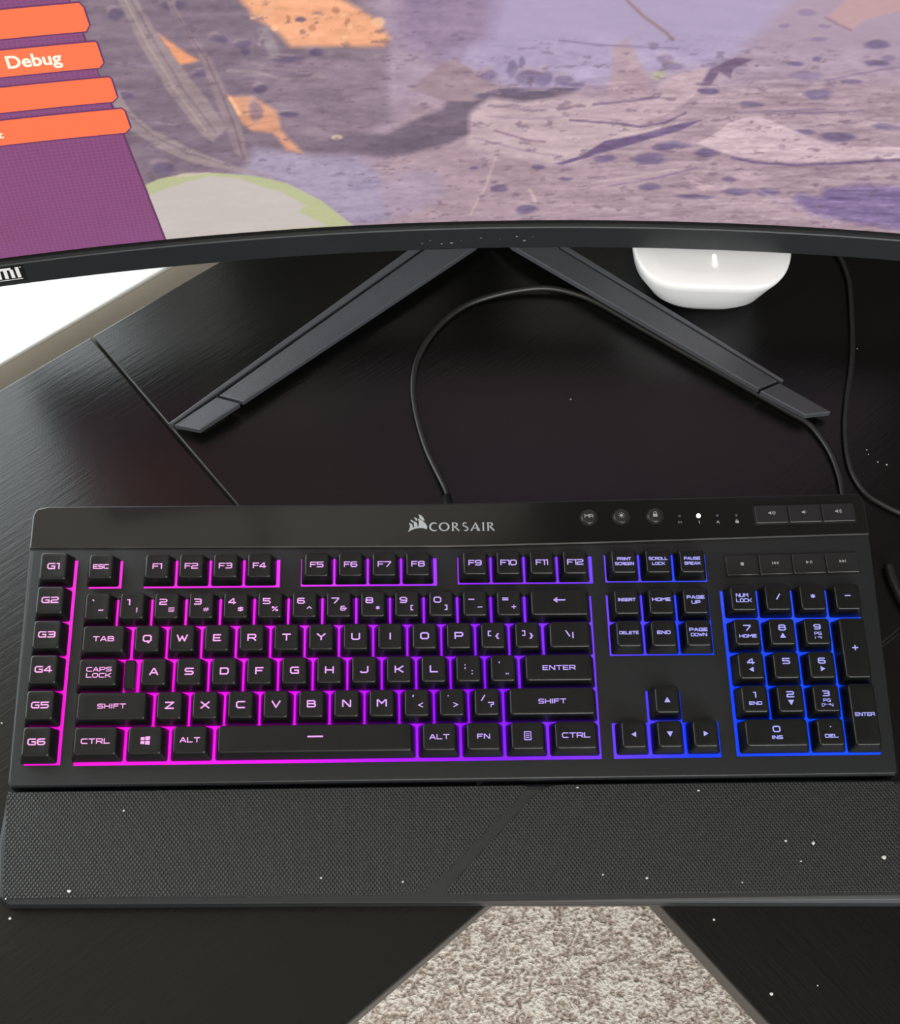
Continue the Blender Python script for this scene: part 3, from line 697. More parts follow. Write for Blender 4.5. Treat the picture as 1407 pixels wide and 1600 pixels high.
# --- sticker with the white connector logo on the lower left of the bezel
FZ = -3.16
def strip(name, segs, th, parent, m, dr=FZ):
    V, F = [], []
    for a, b in segs:
        d = Vector(b) - Vector(a); L = d.length; d = d / L if L else Vector((1, 0)); nn = Vector((-d.y, d.x)) * th / 2; e = d * th / 2 * .9
        q = [Vector(a) - e - nn, Vector(b) + e - nn, Vector(b) + e + nn, Vector(a) - e + nn]; k = len(V)
        V += [cyl(p.x, p.y, dr) for p in q]; F.append([k, k + 1, k + 2, k + 3])
    return mmake(name, V, F, m, parent, fix=False)
V, F = ring_sweep([(-3.12, 64), (-3.12, 78), (-2.9, 78), (-2.9, 64)], -361, -336.5, 8); stk = mmake('port_sticker', V, F, M_BLACK, bez)
zl, zh = 68.2, 76.0
sg = [((-360.3, zl), (-360.3, zh)),
      ((-357.6, zl), (-357.6, zh)), ((-357.6, zh), (-355.2, 75.2)), ((-355.2, 75.2), (-354.6, 72)), ((-354.6, 72), (-355.2, 69)), ((-355.2, 69), (-357.6, zl)),
      ((-351.6, zl), (-351.2, 74.6)), ((-351.2, zh), (-347.8, zh)), ((-347.6, zl), (-347.4, 74.6)), ((-347.4, zh), (-344.6, zh)), ((-343.8, zl), (-343.8, 74.2)), ((-340.3, zl), (-340.3, zh))]
strip('sticker_lettering', sg, 2.1, stk, M_STICKER)
strip('sticker_small_print', [((-360, 65.9), (-339, 65.9)), ((-338.4, 76.6), (-338.0, 76.6))], 0.6, stk, M_STICKER)
# control marks in the middle of the lower bezel, their glare painted as light dots
for s_, z_, w_ in ((-98, 67, .9), (-93, 69.5, .7), (-86, 66, 1.0), (-80, 66.5, 1.3), (-62, 70.5, .9), (-40, 71.5, 1.1), (-35, 67.5, 1.2), (-74, 68.5, .5), (-50, 69, .5), (-30, 71, .5)):
    strip('control_glare_mark', [((s_, z_), (s_ + w_ * .6, z_))], w_ * .7, bez, M_PRINT)

# --- stand
def leg(outline, seam, tip, inner_edge):
    pass
def stand_leg(main, tip, rail, thick=13):
    cxm = mon_o[0]
    # the blade slopes down to its outer rail
    (ax, ay), (bx, by) = rail[1], rail[2]; L_ = math.hypot(bx - ax, by - ay); px, py = -(by - ay) / L_, (bx - ax) / L_
    sgn = 1 if (main[1][0] - ax) * px + (main[1][1] - ay) * py > 0 else -1
    top = lambda x, y: thick - 4.6 + 0.21 * min(24, max(0, sgn * ((x - ax) * px + (y - ay) * py)))
    V, F = prism(main, lambda x, y: top(x, y) - 5, top); lg = bevel(mmake('stand_leg', V, F, M_LEG), .8, 3)
    shrink = lambda P_, f: [(sum(p[0] for p in P_) / len(P_) * (1 - f) + x * f, sum(p[1] for p in P_) / len(P_) * (1 - f) + y * f) for x, y in P_]
    V, F = prism(tip, lambda x, y: top(x, y) - 5, top); bevel(mmake('foot_tip', V, F, M_LEG, lg), .8, 3)
    V, F = prism(shrink(tip, .6), 0.4, 8); mmake('foot_core', V, F, M_BLACK, lg)
    V, F = prism(rail, 4, thick - 3.4); bevel(mmake('edge_rail', V, F, M_LEG, lg), 0.5, 2)
    cxx = sum(p[0] for p in tip) / len(tip); cyy = sum(p[1] for p in tip) / len(tip)
    V, F = prism([(cxx + (x - cxx) * .62, cyy + (y - cyy) * .62) for x, y in tip], 0, 0.5); mmake('rubber_foot', V, F, M_BLACK, lg)
stand_leg([(66, 239.5), (81.5, 233.2), (230, 353), (256, 384), (214, 392), (195, 353)],
          [(39.5, 218.5), (56, 213), (79.8, 231.8), (64.6, 238.3)],
          [(36, 218.6), (38.6, 218.4), (195, 355), (214, 393), (206, 395), (190, 357)])
stand_leg([(404.5, 241.5), (419, 249.5), (286, 354), (262, 392), (228, 384), (254, 353)],
          [(432, 222.5), (450, 226.5), (420, 248), (405.6, 240)],
          [(421, 249), (423, 250), (290, 357), (268, 394), (262, 392), (286.6, 355)])
V, F = prism(rrect(74, 60, 10, 4, 243, 400), 0, 16); bevel(mmake('stand_base', V, F, M_LEG), 1.5)
V, F = prism(rrect(52, 26, 8, 4, 243, 408), 16, 300); bevel(mmake('stand_column', V, F, M_LEG), 1)
V, F = prism(rrect(110, 44, 8, 4, 243, 388), 225, 330); bevel(mmake('mounting_block', V, F, M_BEZEL), 1)

# ================================================================== ROUTER
rt_o = (377.5, 343.0, 0.0)
rou = empty('wifi_router', W(*rt_o)); tag(rou, 'white rounded wifi router behind the right leg of the monitor stand', 'router')
def sq(w, d, n, cx, cy, z, zf=None, N=64):
    out = []
    for k in range(N):
        a = 2 * math.pi * k / N; c, s = math.cos(a), math.sin(a)
        x = w / 2 * abs(c) ** (2 / n) * (1 if c >= 0 else -1); y = d / 2 * abs(s) ** (2 / n) * (1 if s >= 0 else -1)
        out.append((cx + x, cy + y, z if zf is None else z + zf(x, y)))
    return out
dip = lambda x, y: -5.0 * max(0, -y / 50) ** 2 + 1.2 * math.cos(x / 16) * max(0, -y / 50)
rings = [sq(58, 58, 3, 4, 3, 0.0), sq(70, 73, 3, 4, 3, 3), sq(81, 85, 3.2, 2.5, 1.5, 15), sq(95, 93, 3.3, 0, 0, 32), sq(101, 97, 3.4, 0, -1, 46, lambda x, y: dip(x, y)),
         sq(102.5, 99, 3.4, 0, -1, 50.5, dip), sq(101.5, 98, 3.4, 0, -1, 52.3, dip), sq(99, 96, 3.4, 0, -1, 53.2, dip)]
for f_ in (0.8, 0.55, 0.3, 0.08): rings.append(sq(99 * f_, 96 * f_, 3.4 - (1 - f_), 0, -1, 53.4 + (1 - f_) * 1.2, dip))
V, F = loft(rings); rb = make('router_body', V, F, M_WHITE, rou, True)
V, F = prism(rrect(2.4, 9, 1.1, 4, 0, -32), 50.6, 53.2); make('status_light', V, F, emit_mat('router_led', (1, 1, 1, 1), 1.6), rou)
rou.rotation_euler = (0, 0, R(-2))

# ================================================================== THE KEYBOARD
KR = Matrix.Rotation(R(4.0), 4, 'X'); KOFF = Vector((0, 0, 27.837)) * MM
kb = empty('keyboard', W(0, 0, 0)); tag(kb, 'black backlit gaming keyboard with a wrist rest, glowing pink to blue', 'keyboard')
def kplace(o, x=0.0, y=0.0, z=0.0, rz=0.0):
    o.location = KR @ Vector((x * MM, y * MM, z * MM)) + KOFF
    o.rotation_euler = (Matrix.Rotation(R(4.0), 3, 'X') @ Matrix.Rotation(rz, 3, 'Z')).to_euler()
    return o
def kmake(name, V, F, m, parent=None, smooth=False, fix=True):
    o = make(name, V, F, m, parent or kb, smooth, fix)
    if parent is None: kplace(o)
    return o
T4 = math.tan(R(4.0))
def zdesk(y, h=0.0): return -27.837 + 0.07 - y * T4 + h           # key-frame height of the desk top
ZD = -9.8
def top_y(x):
    xs, ys = (-34, 205, 287, 453), (150.7, 151.4, 153.0, 156.6)
    return float(np.interp(x, xs, ys))
def band_y(x): return float(np.interp(x, (-34, 205, 287, 453), (124.1, 123.2, 124.8, 129.3)))
def left_x(y): return -32.2 - 1.8 * (y + 12) / 163
def right_x(y): return 448.2 + 5.0 * (y + 12) / 168
WELLS = [(1.5, 286.2, -1.1, 93.5), (1.6, 20.0, 100.0, 117.0), (32.4, 109.0, 100.0, 117.0), (120.9, 198.4, 100.3, 117.4), (210.2, 288.0, 100.9, 117.8),
         (295.0, 354.1, 101.4, 118.4), (294.5, 353.8, 57.4, 93.8), (312.8, 332.2, 18.9, 37.0), (292.8, 352.0, -1.1, 18.9), (360.4, 440.6, -0.7, 95.8), (-25.0, -5.4, -0.6, 117.5)]
def in_well(x, y): return any(a < x < b and c < y < d for a, b, c, d in WELLS)
# deck with open wells: a grid of cells, the cells of a well left out and walled
X0, X1, Y0, Y1 = -31.0, 447.0, -10.6, 122.0
xs = sorted({X0, X1, *[w for a in WELLS for w in a[:2]]}); ys = sorted({Y0, Y1, *[w for a in WELLS for w in a[2:]]})
V, F, vid = [], [], {}
def vv(x, y, z):
    k = (round(x, 3), round(y, 3), round(z, 3))
    if k not in vid: vid[k] = len(V); V.append((x, y, z))
    return vid[k]
fl_ = {}
for i in range(len(xs) - 1):
    for j in range(len(ys) - 1): fl_[i, j] = in_well((xs[i] + xs[i + 1]) / 2, (ys[j] + ys[j + 1]) / 2)
for (i, j), w in fl_.items():
    a, b, c, d = xs[i], xs[i + 1], ys[j], ys[j + 1]
    if not w: F.append([vv(a, c, ZD), vv(b, c, ZD), vv(b, d, ZD), vv(a, d, ZD)])
    else:
        for di, dj, p, q in ((-1, 0, (a, c), (a, d)), (1, 0, (b, c), (b, d)), (0, -1, (a, c), (b, c)), (0, 1, (a, d), (b, d))):
            if not fl_.get((i + di, j + dj), False): F.append([vv(*p, ZD), vv(*q, ZD), vv(*q, ZD - 1.6), vv(*p, ZD - 1.6)])
deck = kmake('key_deck', V, F, M_DECK, fix=False)
# glowing floor of the wells
V, F = [], []
for (i, j), w in fl_.items():
    if w:
        a, b, c, d = xs[i], xs[i + 1], ys[j], ys[j + 1]; k = len(V)
        V += [(a, c, ZD - .9), (b, c, ZD - .9), (b, d, ZD - .9), (a, d, ZD - .9)]; F.append([k, k + 1, k + 2, k + 3])
bl = kmake('backlight', V, F, M_GLOW, fix=False)
# case: sloped rim around the deck, sides down to the desk, closed below
def outline_case(inset, front_in):
    pts = [(left_x(-12) + inset + 1.5, -12.0 + front_in), (448.4 - inset - 1.5, -12.0 + front_in), (right_x(0) - inset, -10 + front_in), (453.0 - inset, 126)]
    for x in (453 - inset - 3, 287, 205, -34 + inset + 4): pts.append((x, top_y(x) - inset))
    pts += [(-34 + inset, 146), (-32.2 + inset, -10 + front_in)]
    return pts
o1 = outline_case(0, 0); o2 = outline_case(0.9, 0.9)
inner_o = [(X0, Y0), (X1, Y0), (X1, Y0 + 2), (X1, Y1)] + [(X1 - 1, Y1), (287, Y1), (205, Y1), (X0 + 1, Y1)] + [(X0, Y1 - 1), (X0, Y0 + 1)]
rings = [[(x, y, zdesk(y, 0.6)) for x, y in o1], [(x, y, ZD - 1.6) for x, y in o1], [(x, y, ZD - .2) for x, y in o2], [(x, y, ZD) for x, y in inner_o]]
V, F = loft(rings, True, False)
case = kmake('case', V, F, M_DECK)
# glossy band along the back
def band_outline(i):
    t = [(x, top_y(x) - 0.4 - i) for x in (449.5 - i, 370, 287, 205, -26 + i)]
    return [(left_x(124) + 0.4 + i, band_y(-34) + .5 + i), (205, band_y(205) + .5 + i), (287, band_y(287) + .5 + i), (452.2 - i, band_y(453) + .5 + i), (452.2 - i, top_y(452) - 5)] + t + \
           [(-31.6 + i * .7, 148.6 - i * .7), (-33.3 + i, 145)]
bo0, bo1 = band_outline(0), band_outline(0.8)
V, F = loft([[(x, y, ZD - .5) for x, y in bo0], [(x, y, ZD + 0.7) for x, y in bo0], [(x, y, ZD + 1.1) for x, y in bo1]])
band = kmake('glossy_band', V, F, [M_BAND, M_DECK])
for p in band.data.polygons: p.material_index = 0 if p.normal.z > .95 else 1
band['label'] = 'glossy black strip along the back of the keyboard'
V, F = prism([(-33, band_y(-34) - .5), (205, band_y(205) - .5), (287, band_y(287) - .5), (452, band_y(453) - .5), (452, band_y(453) + .6), (287, band_y(287) + .6), (205, band_y(205) + .6), (-33, band_y(-34) + .6)], ZD - .4, ZD + .12)
kmake('band_groove', V, F, M_GROOVE)
ZBAND = ZD + 1.1

# --- stroke lettering
GL = {
 'A': (1, [[(0, 0), (.42, 1), (.58, 1), (1, 0)], [(.2, .32), (.8, .32)]]), 'B': (1, [[(0, 0), (0, 1), (.82, 1), (.95, .85), (.95, .68), (.8, .53), (0, .53)], [(.8, .53), (1, .38), (1, .14), (.86, 0), (0, 0)]]),
 'C': (1, [[(1, 1), (.18, 1), (0, .8), (0, .2), (.18, 0), (1, 0)]]), 'D': (1, [[(0, 0), (0, 1), (.8, 1), (1, .8), (1, .2), (.8, 0), (0, 0)]]),
 'E': (.9, [[(1, 1), (0, 1), (0, 0), (1, 0)], [(0, .5), (.85, .5)]]), 'F': (.9, [[(1, 1), (0, 1), (0, 0)], [(0, .5), (.85, .5)]]),
 'G': (1, [[(1, 1), (.18, 1), (0, .8), (0, .2), (.18, 0), (1, 0), (1, .5), (.55, .5)]]), 'H': (1, [[(0, 0), (0, 1)], [(1, 0), (1, 1)], [(0, .5), (1, .5)]]),
 'I': (.12, [[(.5, 0), (.5, 1)]]), 'J': (.9, [[(1, 1), (1, .2), (.8, 0), (.1, 0), (0, .15)]]), 'K': (1, [[(0, 0), (0, 1)], [(1, 1), (.35, .5), (1, 0)], [(0, .5), (.35, .5)]]),
 'L': (.9, [[(0, 1), (0, 0), (1, 0)]]), 'M': (1.15, [[(0, 0), (0, 1), (.1, 1), (.5, .45), (.9, 1), (1, 1), (1, 0)]]), 'N': (1, [[(0, 0), (0, 1), (.1, 1), (.9, 0), (1, 0), (1, 1)]]),
 'O': (1, [[(.18, 0), (0, .2), (0, .8), (.18, 1), (.82, 1), (1, .8), (1, .2), (.82, 0), (.18, 0)]]), 'P': (1, [[(0, 0), (0, 1), (.85, 1), (1, .85), (1, .55), (.85, .4), (0, .4)]]),
 'Q': (1, [[(.18, 0), (0, .2), (0, .8), (.18, 1), (.82, 1), (1, .8), (1, .2), (.82, 0), (.18, 0)], [(.6, .05), (.6, -.22), (.75, -.22)]]), 'R': (1, [[(0, 0), (0, 1), (.85, 1), (1, .85), (1, .58), (.85, .43), (0, .43)], [(.6, .43), (1, 0)]]),
 'S': (1, [[(1, 1), (.15, 1), (0, .85), (0, .65), (.15, .5), (.85, .5), (1, .35), (1, .15), (.85, 0), (0, 0)]]), 'T': (1, [[(0, 1), (1, 1)], [(.5, 1), (.5, 0)]]),
 'U': (1, [[(0, 1), (0, .2), (.18, 0), (.82, 0), (1, .2), (1, 1)]]), 'V': (1, [[(0, 1), (.5, 0), (1, 1)]]), 'W': (1.3, [[(0, 1), (.25, 0), (.5, .8), (.75, 0), (1, 1)]]),
 'X': (1, [[(0, 0), (1, 1)], [(0, 1), (1, 0)]]), 'Y': (1, [[(0, 1), (.5, .48), (1, 1)], [(.5, .48), (.5, 0)]]), 'Z': (1, [[(0, 1), (1, 1), (0, 0), (1, 0)]]),
 '0': (1, [[(.18, 0), (0, .2), (0, .8), (.18, 1), (.82, 1), (1, .8), (1, .2), (.82, 0), (.18, 0)]]), '1': (.3, [[(0, 1), (1, 1), (1, 0)]]), '2': (1, [[(0, 1), (.85, 1), (1, .85), (1, .65), (.85, .5), (.15, .5), (0, .35), (0, 0), (1, 0)]]),
 '3': (1, [[(0, 1), (.85, 1), (1, .85), (1, .65), (.85, .5), (.2, .5)], [(.85, .5), (1, .35), (1, .15), (.85, 0), (0, 0)]]), '4': (1, [[(.72, 0), (.72, 1), (.6, 1), (0, .35), (0, .25), (1, .25)]]),
 '5': (1, [[(1, 1), (0, 1), (0, .55), (.85, .55), (1, .4), (1, .15), (.85, 0), (0, 0)]]), '6': (1, [[(.95, 1), (.18, 1), (0, .8), (0, .2), (.18, 0), (.82, 0), (1, .18), (1, .38), (.85, .55), (0, .55)]]),
 '7': (1, [[(0, 1), (1, 1), (1, .85), (.4, 0)]]), '8': (1, [[(.15, .53), (.03, .68), (.03, .85), (.18, 1), (.82, 1), (.97, .85), (.97, .68), (.85, .53), (.15, .53), (0, .38), (0, .15), (.18, 0), (.82, 0), (1, .15), (1, .38), (.85, .53)]]),
 '9': (1, [[(.05, 0), (.82, 0), (1, .2), (1, .8), (.82, 1), (.18, 1), (0, .82), (0, .6), (.15, .45), (1, .45)]]),
 '!': (.1, [[(.5, 1), (.5, .35)], [(.5, .05), (.5, 0)]]), '#': (1, [[(.15, 0), (.4, 1)], [(.6, 0), (.85, 1)], [(0, .33), (1, .33)], [(0, .67), (1, .67)]]),
 '@': (1, [[(.8, .3), (.3, .3), (.3, .7), (.7, .7), (.7, .3), (1, .3), (1, 1), (0, 1), (0, 0), (1, 0)]]),
 '$': (.9, [[(1, .85), (.1, .85), (0, .7), (.1, .5), (.9, .5), (1, .35), (.9, .15), (0, .15)], [(.5, 1.05), (.5, -.05)]]), '%': (1, [[(.1, 0), (.9, 1)], [(0, .75), (0, 1), (.3, 1), (.3, .75), (0, .75)], [(.7, 0), (.7, .25), (1, .25), (1, 0), (.7, 0)]]),
 '^': (.8, [[(0, .5), (.5, 1), (1, .5)]]), '&': (1.1, [[(1, .45), (.45, .45), (1, .45)], [(.8, .6), (.8, .2), (.65, 0), (.1, 0), (0, .15), (0, .4), (.15, .52), (.05, .65), (.05, .9), (.15, 1), (.65, 1)], [(.15, .52), (.5, .52)]]),
 '*': (.8, [[(.5, .2), (.5, .9)], [(.15, .35), (.85, .75)], [(.15, .75), (.85, .35)]]), '(': (.3, [[(1, 1), (0, 1), (0, 0), (1, 0)]]), ')': (.3, [[(0, 1), (1, 1), (1, 0), (0, 0)]]),
 '[': (.4, [[(1, 1), (0, 1), (0, 0), (1, 0)]]), ']': (.4, [[(0, 1), (1, 1), (1, 0), (0, 0)]]), '{': (.4, [[(1, 1), (.5, .9), (.5, .6), (0, .5), (.5, .4), (.5, .1), (1, 0)]]), '}': (.4, [[(0, 1), (.5, .9), (.5, .6), (1, .5), (.5, .4), (.5, .1), (0, 0)]]),
 '-': (.8, [[(0, .5), (1, .5)]]), '_': (1, [[(0, 0), (1, 0)]]), '=': (.8, [[(0, .35), (1, .35)], [(0, .7), (1, .7)]]), '+': (.8, [[(0, .5), (1, .5)], [(.5, .05), (.5, .95)]]),
 '~': (.7, [[(0, .45), (.3, .55), (.6, .45), (1, .55)]]), '`': (.15, [[(0, 1), (1, .75)]]), '\\': (.5, [[(0, 1), (1, 0)]]), '|': (.1, [[(.5, 1), (.5, 0)]]), '/': (.5, [[(0, 0), (1, 1)]]), '?': (.9, [[(0, 1), (1, 1), (1, .55), (.5, .5), (.5, .3)], [(.5, .04), (.5, 0)]]),
 ';': (.12, [[(.5, .7), (.5, .64)], [(.6, .1), (.3, -.15)]]), ':': (.12, [[(.5, .7), (.5, .64)], [(.5, .06), (.5, 0)]]), "'": (.12, [[(.5, 1), (.5, .75)]]), '"': (.35, [[(0, .2), (0, 0)], [(1, .2), (1, 0)]]),
 ',': (.15, [[(.8, .9), (.2, .65)]]), '.': (.15, [[(.5, .75), (.5, .7)]]), '<': (.8, [[(1, 1), (0, .5), (1, 0)]]), '>': (.8, [[(0, 1), (1, .5), (0, 0)]]), ' ': (.5, []),
}
def stroke(V, F, pts, th, z):
    for a, b in zip(pts[:-1], pts[1:]):
        a = Vector(a); b = Vector(b); d = b - a; L = d.length
        d = d / L if L > 1e-6 else Vector((1, 0)); nn = Vector((-d.y, d.x)) * th / 2; e = d * th * .42; k = len(V)
        for q in (a - e - nn, b + e - nn, b + e + nn, a - e + nn): V.append((q.x, q.y, z(q.x, q.y) if callable(z) else z))
        F.append([k, k + 1, k + 2, k + 3])
def put_text(V, F, txt, cx, cy, h, z, th=None, wr=1.25, gap=None):
    th = th or max(.5, h * .24); gap = gap if gap is not None else h * .42
    ws = [GL[c][0] * h * wr for c in txt]; tot = sum(ws) + gap * (len(txt) - 1); x = cx - tot / 2
    for c, w in zip(txt, ws):
        for pl in GL[c][1]: stroke(V, F, [(x + px * w, cy - h / 2 + py * h) for px, py in pl], th, z)
        x += w + gap
def fill(V, F, pts, z):
    k = len(V); V += [(x, y, z(x, y) if callable(z) else z) for x, y in pts]; F.append(list(range(k, k + len(pts))))

# --- keycaps
H = 9.2; CAPS = {}
def dish(x, y, hw): return -0.42 * (1 - min(1.0, (x / hw) ** 2)) if hw < 9 else -0.42 * (1 - max(0.0, (abs(x) - hw + 7) / 7) ** 2 if abs(x) > hw - 7 else 1.0)
def cap_mesh(w, d):
    """w, d: size of the base in mm"""
    k = (round(w, 1), round(d, 1))
    if k in CAPS: return CAPS[k]
    tw, td, ty = w - 5.0, d - 3.2, 0.5
    def rr(W_, D_, r_, z, oy=0.0, zf=None):
        return [(x, y + oy, z + (zf(x, y) if zf else 0)) for x, y in rrect(W_, D_, r_, 4)]
    hw = tw / 2; zf = lambda x, y: dish(x, y, hw)
    rings = [rr(w, d, 1.3, -H), rr(w - .3, d - .2, 1.35, -H + 1.0), rr((w + tw) / 2 - .2, (d + td) / 2, 1.6, -H / 2, ty / 2), rr(tw + .5, td + .4, 1.8, -0.9, ty), rr(tw, td, 1.7, -.42, ty, lambda x, y: zf(x, y) * .6),
             rr(tw - .7, td - .7, 1.5, -.08, ty, zf), rr(tw - 1.3, td - 1.3, 1.3, 0.0, ty, zf)]
    for f_ in (.75, .5, .25): rings.append(rr((tw - 1.3) * f_, (td - 1.3) * f_, 1.3 * f_, 0, ty, zf))
    V, F = loft(rings, True, True)
    me = pymesh('keycap', V, F); b = bmesh.new(); b.from_mesh(me); bmesh.ops.recalc_face_normals(b, faces=b.faces); b.to_mesh(me); b.free()
    for p in me.polygons: p.use_smooth = True
    me.set_sharp_from_angle(angle=R(40))
    me.materials.append(M_CAP); CAPS[k] = me
    return me
def key(name, cx, cy, w, d, items, label=None):
    """items: (text, dx, dy, height) legends in mm from the centre of the cap top"""
    me = cap_mesh(w, d); o = bpy.data.objects.new(name, me); C.objects.link(o); o.parent = kb; kplace(o, cx, cy, 0)
    if label: o['label'] = label
    V, F = [], []; hw = (w - 5.0) / 2; z = lambda x, y: dish(x, y, hw) + 0.07
    for it in items:
        t, dx, dy, h = it[:4]; oy = 0.4
        if t == '<LEFT>': fill(V, F, [(dx - 1.5, dy + oy), (dx + 1.1, dy + oy - 1.5), (dx + 1.1, dy + oy + 1.5)], z)
        elif t == '<RIGHT>': fill(V, F, [(dx + 1.5, dy + oy), (dx - 1.1, dy + oy + 1.5), (dx - 1.1, dy + oy - 1.5)], z)
        elif t == '<UP>': fill(V, F, [(dx, dy + oy + 1.6), (dx - 1.7, dy + oy - 1.4), (dx + 1.7, dy + oy - 1.4)], z)
        elif t == '<DOWN>': fill(V, F, [(dx, dy + oy - 1.6), (dx + 1.7, dy + oy + 1.4), (dx - 1.7, dy + oy + 1.4)], z)
        elif t == 'ARROW':
            stroke(V, F, [(dx - 3, dy + oy), (dx + 3, dy + oy)], .8, z); stroke(V, F, [(dx - 1.4, dy + oy + 1.2), (dx - 3, dy + oy), (dx - 1.4, dy + oy - 1.2)], .7, z)
        elif t == 'WIN':
            for a_, b_, c_, d_ in ((-2.3, -.25, -.3, -2), (.15, 2.6, -.3, -2.4), (-2.3, -.25, .2, 1.9), (.15, 2.6, .2, 2.3)):
                fill(V, F, [(dx + a_, dy + oy + c_), (dx + b_, dy + oy + c_), (dx + b_, dy + oy + d_), (dx + a_, dy + oy + d_ * .93)], z)
        elif t == 'MENU':
            stroke(V, F, [(dx - 1.7, dy + oy - 2.2), (dx + 1.7, dy + oy - 2.2), (dx + 1.7, dy + oy + 2.2), (dx - 1.7, dy + oy + 2.2), (dx - 1.7, dy + oy - 2.2)], .5, z)
            for q in (-1, 0, 1): stroke(V, F, [(dx - .8, dy + oy + q * 1.05), (dx + .8, dy + oy + q * 1.05)], .4, z)
        elif t == 'BAR': stroke(V, F, [(dx - 3.8, dy + oy), (dx + 3.8, dy + oy)], .9, z)
        else: put_text(V, F, t, dx, dy + oy, h, z, *(it[4:] or ()))
    if V: make('legend', V, F, M_LEGEND, o, fix=False)
    return o
U = 19.05; KW = U - 1.15; KD = 17.8
def row(y, x0, names, kind='key'):
    for i, t in enumerate(names):
        its = [(t, 0, 0, 3.3)] if isinstance(t, str) else t
        key(kind, x0 + (i + .5) * U, y, KW, KD, its)
def two(a, b, ha=2.9, hb=2.3): return [(a, -2.0, 2.2, ha), (b, 2.7, -2.4, hb)]
Y = [9.5, 28.6, 47.6, 66.7, 85.7]; YF = 109.3
row(Y[4], 0, [[('`', -2.5, 2.5, 2.6), ('~', 2, -2.4, 2.6)], two('1', '!'), [('2', -2.0, 2.2, 2.9), ('@', 2.7, -2.4, 2.2, .3)], [('3', -2.0, 2.2, 2.9), ('#', 2.7, -2.4, 2.2, .34)], two('4', '$', 2.9, 2.2), two('5', '%'), two('6', '^'), two('7', '&'), two('8', '*'),
     two('9', '(', 2.9, 2.6), two('0', ')', 2.9, 2.6), two('-', '-'), two('=', '+')])
key('key', 247.65 + 19.05, Y[4], 2 * U - 1.5, KD, [('ARROW', 0, 1.5, 0)])
key('key', .75 * U, Y[3], 1.5 * U - 1.5, KD, [('TAB', 0, 0, 2.4)])
row(Y[3], 1.5 * U, list('QWERTYUIOP') + [[('[', -2, 1, 2.6), ('{', 2.2, -.6, 2.8)], [(']', -2, 1, 2.6), ('}', 2.2, -.6, 2.8)]])
key('key', (257.2 + 285.75) / 2, Y[3], 1.5 * U - 1.5, KD, [('\\', -1.2, .6, 3), ('|', 1.6, -.4, 3)])
# caps lock has a lower step on its right
ck = key('key', 12.6, Y[2], 25.2, KD, [('CAPS', .6, 1.7, 2.1), ('LOCK', .6, -1.7, 2.1)])
st = cap_mesh(31.9, KD); V, F = loft([[(x, y, z) for x, y in rrect(w_, d_, 1.2, 4, 29.2, Y[2])] for w_, d_, z in ((6.2, 17.3, -H), (6.0, 16.8, -4.8), (5.2, 15.6, -4.4))])
so = make('step', [(x - 12.6, y - Y[2], z) for x, y, z in V], F, M_CAP, ck, False)
lets = list('ASD') + [[('F', 0, .6, 3.3), ('-', 0, -5.4, 2.4)], 'G', 'H', [('J', 0, .6, 3.3), ('-', 0, -5.4, 2.4)], 'K', 'L']
row(Y[2], 1.75 * U, lets[:3]); 
for i, t in enumerate(lets[3:]):
    cx_ = 1.75 * U + (i + 3.5) * U
    if isinstance(t, str): key('key', cx_, Y[2], KW, KD, [(t, 0, 0, 3.3)])
    else:
        o = key('key', cx_, Y[2], KW, KD, [(t[0][0], 0, 0, 3.3)])
        V, F = box(-1.6, 1.6, -5.6, -5.1, -.5, -.12); bevel(make('home_bar', V, F, M_CAP, o), .15)
row(Y[2], 10.75 * U, [[(';', -1.8, 1.6, 2.6), (':', 2, -1.8, 2.6)], [("'", -2, 2.4, 2.4), ('"', 2.2, -2.2, 2.4)]])
key('key', (242.9 + 285.75) / 2, Y[2], 2.25 * U - 1.5, KD, [('ENTER', 0, 0, 2.3)])
key('key', 21.45, Y[1], 2.25 * U - 1.5, KD, [('SHIFT', 0, 0, 2.2)])
row(Y[1], 2.25 * U, list('ZXCVBNM') + [[(',', -2, 3, 2.6), ('<', 2, -1.4, 2.2)], [('.', -2, 3, 2.6), ('>', 2, -1.4, 2.2)], [('/', -2, 2.2, 2.8), ('?', 2.2, -1.6, 2.4)]])
key('key', (233.4 + 285.75) / 2, Y[1], 2.75 * U - 1.5, KD, [('SHIFT', 0, 0, 2.2)])
bx_ = [0, 28.6, 52.4, 76.2, 185.7, 209.5, 233.4, 257.2, 285.75]
bt_ = [[('CTRL', 0, 0, 2.4)], [('WIN', 0, 0, 0)], [('ALT', 0, 0, 2.3)], [('BAR', 0, 1.0, 0)], [('ALT', 0, 0, 2.3)], [('FN', 0, 0, 2.3)], [('MENU', 0, 0, 0)], [('CTRL', 0, 0, 2.4)]]
for i, t in enumerate(bt_):
    a, b = bx_[i], bx_[i + 1]
    key('spacebar' if i == 3 else 'key', (a + b) / 2, Y[0], b - a - 1.5, KD, t)
key('function_key', 9.7, YF, KW, 17.0, [('ESC', 0, 0, 2.2, .55, 1.1, .6)])
for k, x0 in enumerate((41.0, 130.3, 219.8)):
    for i in range(4): key('function_key', x0 + i * U, YF + (0, .3, .7)[k], KW, 17, [('F%d' % (k * 4 + i + 1), 0, 0, 2.8, .62, 1.15, .8)])
for i in range(6):
    key('macro_key', -16.7, [109.8, 89.6, 69.5, 49.6, 29.6, 9.5][i], 19.4, 18.8, [('G' + '654321'[5 - i], 0, 0, 3.0)])
NX = (305.0, 324.6, 344.2)
